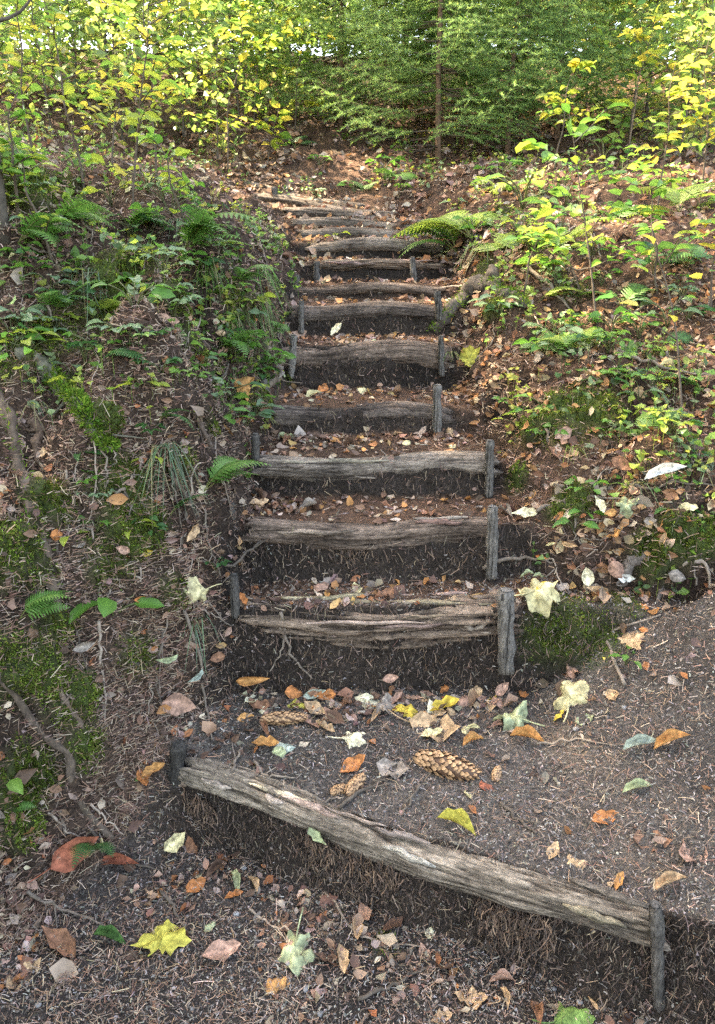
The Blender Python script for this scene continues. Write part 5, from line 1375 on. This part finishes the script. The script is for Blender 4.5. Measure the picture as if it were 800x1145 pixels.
for k, (px, y, m, sc_, lab) in enumerate([
        (20, 7.4, 0, .9, 'yellow-green young beech at the top left corner'), (85, 8.4, 1, .95, 'green young beech in the upper left background'),
        (140, 7.6, 0, .9, 'yellow-green young beech behind the slender sapling'), (205, 8.8, 0, 1.0, 'yellow-green young beech above the bushy sapling'),
        (262, 8.0, 1, .9, 'green young beech left of the spruces'), (330, 9.0, 0, 1.0, 'yellow-green young beech just behind the leftmost spruce'),
        (650, 7.6, 2, .9, 'yellowing young beech just right of the spruces'), (705, 6.9, 0, .85, 'yellow-green young beech in the upper right'),
        (755, 6.4, 2, .85, 'golden young beech leaning in at the upper right'), (800, 7.4, 2, 1.0, 'golden young beech at the right edge'),
        (730, 8.8, 1, .9, 'green young beech behind the golden ones on the right'), (610, 10.0, 0, 1.0, 'yellow-green young beech seen over the rightmost spruce'),
        (40, 10.2, 1, 1.1, 'green young beech on the ridge at the far left'), (120, 11.0, 0, 1.1, 'yellow-green young beech on the ridge above the bushy sapling'), (190, 10.6, 0, 1.1, 'bright young beech on the ridge left of the spruces'),
        (255, 11.5, 1, 1.2, 'green young beech on the ridge, second left of the spruces'), (310, 10.8, 0, 1.1, 'yellow-green young beech on the ridge touching the leftmost spruce'),
        (380, 11.5, 1, 1.2, 'green young beech on the ridge behind the leftmost spruce'), (450, 11.0, 0, 1.1, 'yellow-green young beech on the ridge behind the tall spruce'), (520, 11.6, 1, 1.2, 'green young beech on the ridge behind the foremost spruce'),
        (580, 11.2, 0, 1.1, 'yellow-green young beech on the ridge behind the dark spruce'), (660, 11.4, 2, 1.2, 'golden young beech on the ridge right of the spruces'), (730, 11.0, 0, 1.2, 'yellow-green young beech on the right-hand ridge'), (790, 10.4, 1, 1.2, 'green young beech on the ridge at the far right'), (348, 9.8, 1, 1.0, 'green young beech in the gap between the left beeches and the spruces'), (365, 13.0, 0, 1.4, 'tall yellow-green young beech seen through the gap left of the spruces')]):
    x = (px - 400) / FPX * (y * PC) * 1.0
    put_tree('young_beech', SHR[m], x, y, sc_, lab, 'young beeches around the clearing', k * 1.7)
for k in range(13):
    px = -30 + 72 * k + float(rng.normal() * 12); y = 12.2 + 1.8 * float(rng.random()); m = [0, 1, 0, 2][k % 4]
    put_tree('ridge_shrub', SHR[m], (px - 400) / FPX * y * PC, y, 1.25, '%s shrub crowding the ridge behind the young beeches' % ['yellow-green', 'green', 'golden'][m], 'shrubs on the ridge', k * 1.9)
for k, (px, y, m, sc_) in enumerate([(15, 6.0, 0, .45), (75, 6.6, 1, .5), (150, 6.3, 0, .45), (215, 6.9, 0, .5), (275, 7.2, 1, .5), (318, 7.6, 0, .5), (640, 7.0, 0, .45), (690, 6.2, 1, .42), (745, 5.6, 0, .40), (790, 5.9, 1, .45), (110, 7.4, 0, .55), (250, 6.3, 0, .4), (20, 7.0, 1, .5)]):
    put_tree('small_beech', SMALL[m], (px - 400) / FPX * y * PC, y, sc_ * 2.1, '%s knee-high beech shrub on the hillside %s of the spruces' % (['yellow-green', 'green'][m], 'left' if px < 400 else 'right'), 'small beeches on the hillside', k * 2.3)
for k, (x, y, m, sc_, lab) in enumerate([
        (-7.5, 13, 0, 1.0, 'tall yellow-green tree far back at the left'), (-4.2, 15, 1, 1.0, 'tall green tree far back left of the spruces'), (-1.2, 14, 0, 1.0, 'tall yellow-green tree straight behind the spruces'),
        (1.8, 16, 1, 1.05, 'tall green tree far back right of the spruces'), (4.8, 14, 2, 1.0, 'tall golden tree far back at the right'), (8.0, 16, 0, 1.1, 'tall yellow-green tree far back at the right edge'),
        (-10, 19, 1, 1.2, 'distant green tree at the far left'), (-2.8, 21, 2, 1.2, 'distant golden tree behind the left group'), (6.2, 22, 1, 1.3, 'distant green tree behind the golden one'), (12, 20, 2, 1.2, 'distant golden tree at the far right'),
        (0.5, 24, 0, 1.3, 'distant yellow-green tree in the middle background'), (-6.2, 24, 0, 1.3, 'distant yellow-green tree in the left background'),
        (3.2, 19, 0, 1.1, 'distant yellow-green tree between the green and golden trees'), (-3.0, 17.5, 0, 1.1, 'distant yellow-green tree behind the leftmost spruce'), (9.5, 25, 0, 1.4, 'farthest yellow-green tree on the right'), (-13, 26, 0, 1.4, 'farthest yellow-green tree on the left'), (3.5, 29, 1, 1.5, 'farthest green tree in the middle'), (-9, 30, 2, 1.5, 'farthest golden tree on the left')]):
    put_tree('broadleaf_tree', BIG[m], x, y, sc_, lab, 'trees behind the clearing', k * 2.1)

# unseen tall trees added left of and behind the view, crowns shading the steps
SHADE_TREES = [tree_meshes(41, 11, 3.4, 4000, .22, PG, .30, .16, .03), tree_meshes(42, 12, 3.6, 4000, .22, PY, .30, .17, .03)]
for k, (x, y, m, sc_) in enumerate([(-6.4, 3.2, 0, 1.0), (-6.6, 6.2, 1, .95), (-9.5, 5.4, 1, 1.1), (-4.6, 0.2, 1, .95), (-7.6, -1.0, 0, 1.1), (-3.6, -3.5, 0, 1.0), (-9.6, 9.4, 1, 1.0)]):
    put_tree('added_shade_tree', SHADE_TREES[m], x, y, sc_, 'tall leafy tree added out of view to shade the steps from %s' % ['the left', 'the upper left', 'far left', 'the lower left', 'the far lower left', 'behind on the left', 'the far upper left'][k], 'unseen trees added to shade the steps', k * 1.1)

# ------------------------------------------------------------------ stones
sm = []
for s in range(3):
    a = np.random.default_rng(s); n, m_ = 8, 6
    V = []
    for i in range(m_ + 1):
        for j in range(n):
            ph = math.pi * i / m_; th = 2 * math.pi * j / n; r_ = .5 * (1 + .22 * a.normal())
            V.append((r_ * math.sin(ph) * math.cos(th), r_ * .8 * math.sin(ph) * math.sin(th), r_ * .55 * math.cos(ph)))
    F = [(i * n + j, (i + 1) * n + j, (i + 1) * n + (j + 1) % n, i * n + (j + 1) % n) for i in range(m_) for j in range(n)]
    g = [.20, .28, .14][s]; sm.append(build('stone_mesh', V, F, None, np.array([g, g * .95, g * .92]), M['stone'], link=False))
x, y, z, ci = sample(40, cP * (cy < 2.1) * fall * (1 - cS))
for q in range(40):
    u_, v_ = project(np.array([x[q], y[q], z[q]]))
    if not (0 < u_ < 800 and v_ < 1140): continue
    o = obj('stone', sm[q % 3], None, (x[q], y[q], z[q] + .002)); s = rng.uniform(.010, .022); o.scale = (s, s, s); o.rotation_euler[2] = rng.uniform(0, 6)
    tag(o, 'small %s pebble %s' % (['grey', 'pale grey', 'dark grey'][q % 3], where((x[q], y[q]))), 'stone', 'pebbles on the path', (x[q], y[q], z[q]))

# ------------------------------------------------------------------ labels that came out alike: tell them apart by order from the left
by = {}
for o, p in LABELLED: by.setdefault(o['label'], []).append((o, p))
NTH = ['leftmost', 'second from left', 'third from left', 'fourth from left', 'fifth from left', 'sixth from left', 'seventh from left', 'eighth from left', 'ninth from left', 'tenth from left']
for lab, L in by.items():
    if 1 < len(L) <= 10:
        L.sort(key=lambda q: float(project(q[1])[0]))
        for k, (o, p) in enumerate(L): o['label'] = lab + ', ' + (NTH[k] if k < len(L) - 1 or k == 0 else 'rightmost')
